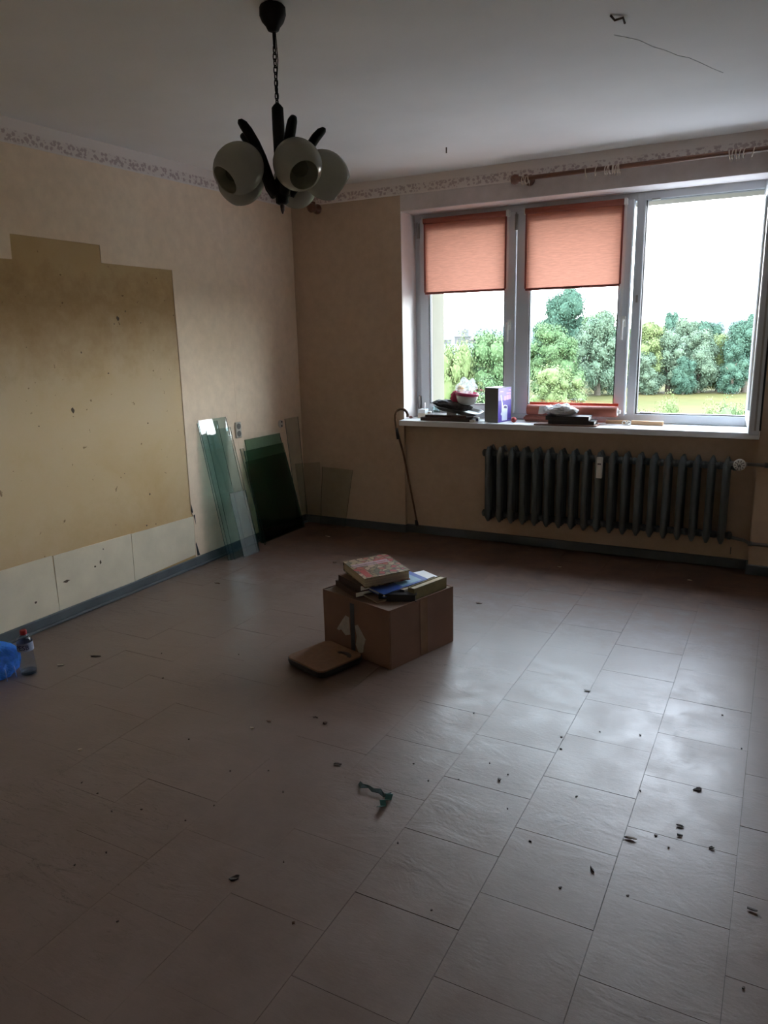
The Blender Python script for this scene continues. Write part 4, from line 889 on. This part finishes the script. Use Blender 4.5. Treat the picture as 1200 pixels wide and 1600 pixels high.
# teal ribbon strip
t = root('torn_ribbon', (-1.07, 1.90, 0), 'torn dark teal ribbon lying on the floor in the middle foreground', 'ribbon')
b = MB(); pts = [(-.082, .030), (-.062, .010), (-.040, .020), (-.018, .008), (.006, .012), (.028, .0), (.046, .012)]
rows = []
for k, (x_, y_) in enumerate(pts): z_ = .004 + .006 * abs(math.sin(k * 1.3)); wd = .007 + .003 * math.sin(k * 2.1); rows.append([(x_, y_ - wd, z_), (x_, y_ + wd, z_ + .004), (x_, y_ + wd, z_ + .0052), (x_, y_ - wd, z_ + .0012)])
b.rings(rows, smooth=False); b.build('ribbon_tail', mat('near_black_teal', (.012, .04, .038), .5, .3, 30), t)
b = MB(); rows = []
for k, (x_, y_) in enumerate([(.030, .018), (.046, .004), (.050, -.016), (.040, -.034), (.052, -.052), (.046, -.070)]):
    z_ = .004 + .009 * abs(math.sin(k * 1.5)); wd = .013 - .001 * k; rows.append([(x_ - wd, y_, z_), (x_ + wd, y_ + .004, z_ + .003), (x_ + wd, y_ + .004, z_ + .0045), (x_ - wd, y_, z_ + .0015)])
b.rings(rows, smooth=False); b.build('ribbon_end', M_TEAL, t)

# ================================================================== OUTDOORS
G = -9.0
m, nt, pb = new_mat('meadow_grass')
nn = nz(nt, .035, 6, .65, stretch=(1, 3, 1)); n2 = nz(nt, .6, 6, .7)
c = mixc(nt, .5, ramp(nt, nn, [(.35, (.042, .043, .012)), (.6, (.058, .052, .018))]), ramp(nt, n2, [(.3, (.6, .65, .6)), (.7, (1.15, 1.1, 1.0))]), 'MULTIPLY')
nt.links.new(c, pb.inputs['Base Color']); pb.inputs['Roughness'].default_value = .9; pb.inputs['Specular IOR Level'].default_value = .1
gr = MB(); n = 24
vr = [[gr.bm.verts.new((-900 + 1500 * i / n, 8 + 1400 * (j / n) ** 1.6, G + .25 * noise.noise(Vector((i * .9, j * .7, 0))))) for i in range(n + 1)] for j in range(n + 1)]
for j in range(n):
    for i in range(n): gr.bm.faces.new((vr[j][i], vr[j][i + 1], vr[j + 1][i + 1], vr[j + 1][i]))
pv = MB(); span(pv, -60, 60, 5.6, 30, G - .4, G + .4); tag(pv.build('bounce_paving', mat('neutral_bounce_grey', (.20, .20, .205), .9, .06, .4, coords='Position')), 'unseen pale paving added below the window for neutral bounce light', None, None, 'structure')  # out of view, added so the ground bounces grey light instead of green
tag(gr.build('meadow_ground', m), 'sunlit yellow green meadow below the window', None, None, 'structure')
def leafmat(name, a, c_):
    m, nt, pb = new_mat(name); n_ = nz(nt, .55, 5, .7, coords='Position')
    nt.links.new(ramp(nt, n_, [(.32, a), (.68, c_)]), pb.inputs['Base Color']); pb.inputs['Roughness'].default_value = .75; pb.inputs['Specular IOR Level'].default_value = .15; return m
ML = [leafmat('blue_green_leaves', (.022, .050, .034), (.042, .080, .053)), leafmat('fresh_green_leaves', (.036, .070, .028), (.070, .108, .044)), leafmat('grey_green_willow_leaves', (.042, .070, .044), (.076, .106, .068)), leafmat('yellow_green_leaves', (.062, .092, .032), (.105, .130, .052))]
M_BARK = mat('tree_bark', (.10, .085, .065), .9, .2, 2)
def crown(seed, w_, h_, base_, nl, leaf, drop=0.0, big=1.0):
    """lumpy leaf mass of many small leaf sprays round overlapping boughs; unit: metres, foot at 0"""
    rnd = random.Random(seed); b = MB(); boughs = []
    for k in range(44):
        u = rnd.random(); a = rnd.uniform(0, 2 * PI); zz = base_ + (h_ - base_) * u
        rr = w_ * math.sqrt(max(0, 1 - ((u - .42) / .62) ** 2)) * rnd.uniform(.35, .82)
        boughs.append((Vector((rr * math.cos(a), rr * math.sin(a), zz)), w_ * rnd.uniform(.17, .34) * big))
    boughs.append((Vector((0, 0, h_ - w_ * .3)), w_ * .36)); boughs.append((Vector((0, 0, (h_ + base_) / 2)), w_ * .6))
    for c, r in boughs: b.ball(c, r * .70, 2, (1, 1, .9), .5, 1.5, rnd.random() * 9)
    for i in range(nl):
        c, r = boughs[i % len(boughs)]; d = Vector((rnd.gauss(0, 1), rnd.gauss(0, 1), rnd.gauss(0, 1) + .15)).normalized()
        p = c + d * r * rnd.uniform(.70, 1.30) - Vector((0, 0, drop * rnd.random()))
        n_ = (d + Vector((rnd.uniform(-.7, .7), rnd.uniform(-.7, .7), rnd.uniform(-.2, .9)))).normalized(); tt = n_.orthogonal().normalized(); bb = n_.cross(tt); s_ = leaf * rnd.uniform(.6, 1.4)
        aa = rnd.uniform(0, PI); t1 = tt * math.cos(aa) + bb * math.sin(aa); t2 = n_.cross(t1)
        b.bm.faces.new([b.bm.verts.new(p + q) for q in (-t1 * s_, t2 * s_ * .6, t1 * s_, -t2 * s_ * .6)])
    bm = b.bm; me = bpy.data.meshes.new('foliage'); bm.to_mesh(me); bm.free(); return me
def trunk(h_, r0):
    b = MB(); b.tube([(0, 0, -.3), (r0 * .3, 0, h_ * .3), (-r0 * .3, r0 * .2, h_ * .6), (0, 0, h_ * .85)], [r0 * 1.4, r0, r0 * .7, r0 * .3], 8)
    for k in range(5):
        a = k * 1.3; b.tube([(0, 0, h_ * (.28 + .1 * k)), (math.cos(a) * h_ * .12, math.sin(a) * h_ * .12, h_ * (.38 + .1 * k)), (math.cos(a) * h_ * .2, math.sin(a) * h_ * .2, h_ * (.5 + .08 * k))], [r0 * .5, r0 * .35, r0 * .12], 6)
    return b.mesh('trunk', M_BARK)
CR = {'oak': crown(1, 4.6, 14, 4.0, 20000, .17, 0.0, 1.45), 'oak2': crown(2, 5.2, 12, 1.5, 17000, .17), 'willow': crown(3, 5.0, 11, 1.0, 17000, .16, .6), 'bush': crown(4, 3.0, 4.6, .3, 12000, .085), 'round': crown(5, 4.6, 10.5, 1.2, 17000, .16)}
TR = trunk(11, .38)
def tree(x_, y_, h_, w_, kind, mi, label, name='tree', group=None):
    o = root(name, (x_, y_, G), label, 'tree' if name == 'tree' else 'bush', random.uniform(0, 6.28), group)
    me = CR[kind].copy(); me.materials.append(ML[mi]); h0 = {'oak': 14, 'oak2': 12, 'willow': 11, 'bush': 4.8, 'round': 10.5}[kind]; w0 = {'oak': 5.6, 'oak2': 5.8, 'willow': 5.6, 'bush': 3.4, 'round': 5.2}[kind]
    f = put('foliage', me, o); f.scale = (w_ / w0, w_ / w0, h_ / h0)
    if name == 'tree': t_ = put('trunk', TR, o); t_.scale = (h_ / 12,) * 3
    return o
tree(-39, 150, 17.4, 5.6, 'oak', 0, 'tall round dark green tree rising above the wood in the middle pane')
tree(-44.4, 153, 11.2, 3.6, 'round', 0, 'smaller blue green tree touching the left side of the tall round one')
tree(-33.2, 118, 10.4, 4.6, 'oak2', 1, 'yellowish broad tree in front of the tall round tree, left part of the middle pane')
tree(-29.0, 112, 8.6, 3.6, 'round', 1, 'middle sized green tree between the yellowish one and the willow')
tree(-26.2, 122, 12.2, 4.9, 'willow', 2, 'grey green willow filling the right part of the middle pane')
tree(-30.5, 142, 12.6, 4.4, 'oak2', 1, 'pale green tree peeping over the willow in the middle pane')
tree(-22.6, 84, 6.0, 3.9, 'bush', 3, 'big pale rounded bush at the lower left of the middle pane', 'bush')
tree(-20.2, 128, 10.6, 4.2, 'oak2', 3, 'yellow green tree at the left edge of the open sash view')
tree(-22.8, 178, 12.6, 3.6, 'round', 0, 'distant dark tree crown above the wood seen through the open sash')
tree(-16.5, 150, 11.6, 3.9, 'willow', 2, 'thin topped pale tree right of the distant dark crown')
tree(-13.4, 152, 10.6, 4.0, 'oak2', 0, 'blue green tree behind the pale topped tree')
tree(-16.6, 129, 9.4, 4.3, 'willow', 2, 'grey green willow in the middle of the open sash view')
tree(-12.2, 130, 9.0, 3.9, 'round', 2, 'grey green leafy tree right of the middle willow')
tree(-19.4, 125, 6.2, 3.0, 'round', 2, 'low rounded tree at the foot of the yellow green one', group=None)
tree(-13.9, 126, 5.4, 2.2, 'round', 0, 'little pointed tree standing at the meadow edge')
tree(-9.6, 134, 8.4, 2.8, 'oak2', 3, 'bright yellow green tree left of the dark right hand trees')
tree(-5.6, 132, 11.3, 4.2, 'oak', 0, 'dark blue green tree at the right edge of the open sash view')
tree(-7.2, 129, 7.0, 2.9, 'round', 0, 'low dark tree below the right hand tree')
tree(-1.5, 134, 11.0, 4.4, 'oak2', 0, 'dark tree beyond the right window jamb')
tree(-37.0, 130, 8.8, 3.8, 'round', 0, 'dark green tree behind the yellowish broad tree')
tree(-25.0, 140, 9.4, 4.4, 'oak2', 0, 'dark green tree hidden behind the mullion between willow and open sash')
tree(-21.6, 60, 9.6, 2.9, 'oak2', 1, 'leafy green tree in the right half of the left pane')
tree(-23.4, 63, 9.3, 2.6, 'willow', 3, 'light yellow green tree in the middle of the left pane')
tree(-24.3, 58, 9.0, 2.7, 'bush', 3, 'light bush at the left edge of the left pane', 'bush')
tree(-18.4, 46, 5.4, 2.8, 'bush', 3, 'pale yellow green bush low in the left pane behind the bowl', 'bush')
tree(-15.8, 44, 4.6, 2.3, 'bush', 3, 'pale bush low in the left pane behind the carton', 'bush')
tree(-33.0, 78, 7.2, 3.6, 'round', 3, 'pale round tree behind the left pane trees')
for x_, y_, h_, w_, mi, lab in ((-5.9, 46, 5.9, 1.3, 3, 'light wispy bush top at the lower left of the open sash view'), (-2.3, 44, 5.9, 1.5, 1, 'green bush top at the lower right corner of the open sash view'), (-3.7, 46, 5.6, 1.2, 3, 'small light bush top between the two larger ones'), (-7.4, 50, 5.0, 1.5, 3, 'low pale bush under the mullion of the open sash')):
    tree(x_, y_, h_, w_, 'bush', mi, lab, 'bush')
# bare shoots of the near bush
# far ridges and town
def ridge(name, y_, x0, x1, prof, m, label, deep=120):
    b = MB(); n_ = len(prof); A = []; B = []; C = []
    for k, h_ in enumerate(prof):
        x_ = x0 + (x1 - x0) * k / (n_ - 1); A.append((x_, y_, G - 1)); B.append((x_, y_ + deep * .4, h_)); C.append((x_, y_ + deep, G - 1))
    b.rings([A, B, C], closed=False, smooth=True); tag(b.build(name, m), label, None, None, 'structure')
M_HILL = mat('haze_painted_wood', (.020, .030, .035), .95, .2, .05, coords='Position')  # aerial haze painted into the hill colour as a blue tint
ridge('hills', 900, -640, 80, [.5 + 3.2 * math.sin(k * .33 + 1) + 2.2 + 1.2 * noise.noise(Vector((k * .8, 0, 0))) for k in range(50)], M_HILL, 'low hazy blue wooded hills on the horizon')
M_WOOD = leafmat('haze_painted_woodland', (.012, .022, .017), (.022, .036, .024))  # distance haze is mixed into these leaf colours
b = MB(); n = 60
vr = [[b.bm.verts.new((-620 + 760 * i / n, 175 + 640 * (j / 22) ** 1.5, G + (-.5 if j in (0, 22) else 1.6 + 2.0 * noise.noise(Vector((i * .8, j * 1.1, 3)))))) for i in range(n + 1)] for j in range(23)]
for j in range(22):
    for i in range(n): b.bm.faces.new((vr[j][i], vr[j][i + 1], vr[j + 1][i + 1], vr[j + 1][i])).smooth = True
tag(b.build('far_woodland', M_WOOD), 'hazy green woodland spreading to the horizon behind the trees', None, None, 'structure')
M_BW = mat('pale_town_wall', (.05, .05, .05), .8, .08, .3, coords='Position'); M_BR = mat('pale_red_roof', (.045, .03, .026), .8, .1, .5, coords='Position')
for x_, y_, w_, d_, h_, rf, lab in ((-208, 520, 12, 10, 6.5, 0, 'pale block with a tower in the far town, left pane'), (-190, 500, 9, 8, 4.5, 1, 'far house with a reddish roof in the left pane'), (-236, 540, 14, 9, 4, 0, 'low pale building at the left of the far town'), (-186, 560, 11, 8, 5, 0, 'pale building at the right of the far town')):
    t = root('building', (x_, y_, G), lab, 'building'); sb('wall', M_BW, t, -w_ / 2, w_ / 2, -d_ / 2, d_ / 2, 0, h_)
    if rf:
        b = MB(); b.rings([[(-w_ / 2 - .5, -d_ / 2 - .5, h_), (w_ / 2 + .5, -d_ / 2 - .5, h_), (w_ / 2 + .5, d_ / 2 + .5, h_), (-w_ / 2 - .5, d_ / 2 + .5, h_)], [(-w_ / 2, -.1, h_ + 3), (w_ / 2, -.1, h_ + 3), (w_ / 2, .1, h_ + 3), (-w_ / 2, .1, h_ + 3)]], smooth=False); b.build('roof', M_BR, t)
    else: sb('roof', M_BW, t, -w_ / 2 - .3, w_ / 2 + .3, -d_ / 2 - .3, d_ / 2 + .3, h_, h_ + .5)
    b = MB()
    for k in range(int(w_ / 4)): b.box((-w_ / 2 + 2 + 4 * k, -d_ / 2 - .05, h_ * .55), (1.4, .15, 1.5))
    b.build('window', M_BARK, t)
    if lab.startswith('pale block'):
        sb('tower', M_BW, t, -2, 2, -2, 2, h_, h_ + 5); b = MB(); b.tube([(0, 0, h_ + 5), (0, 0, h_ + 9)], .3, 6); b.build('mast', M_BW, t)
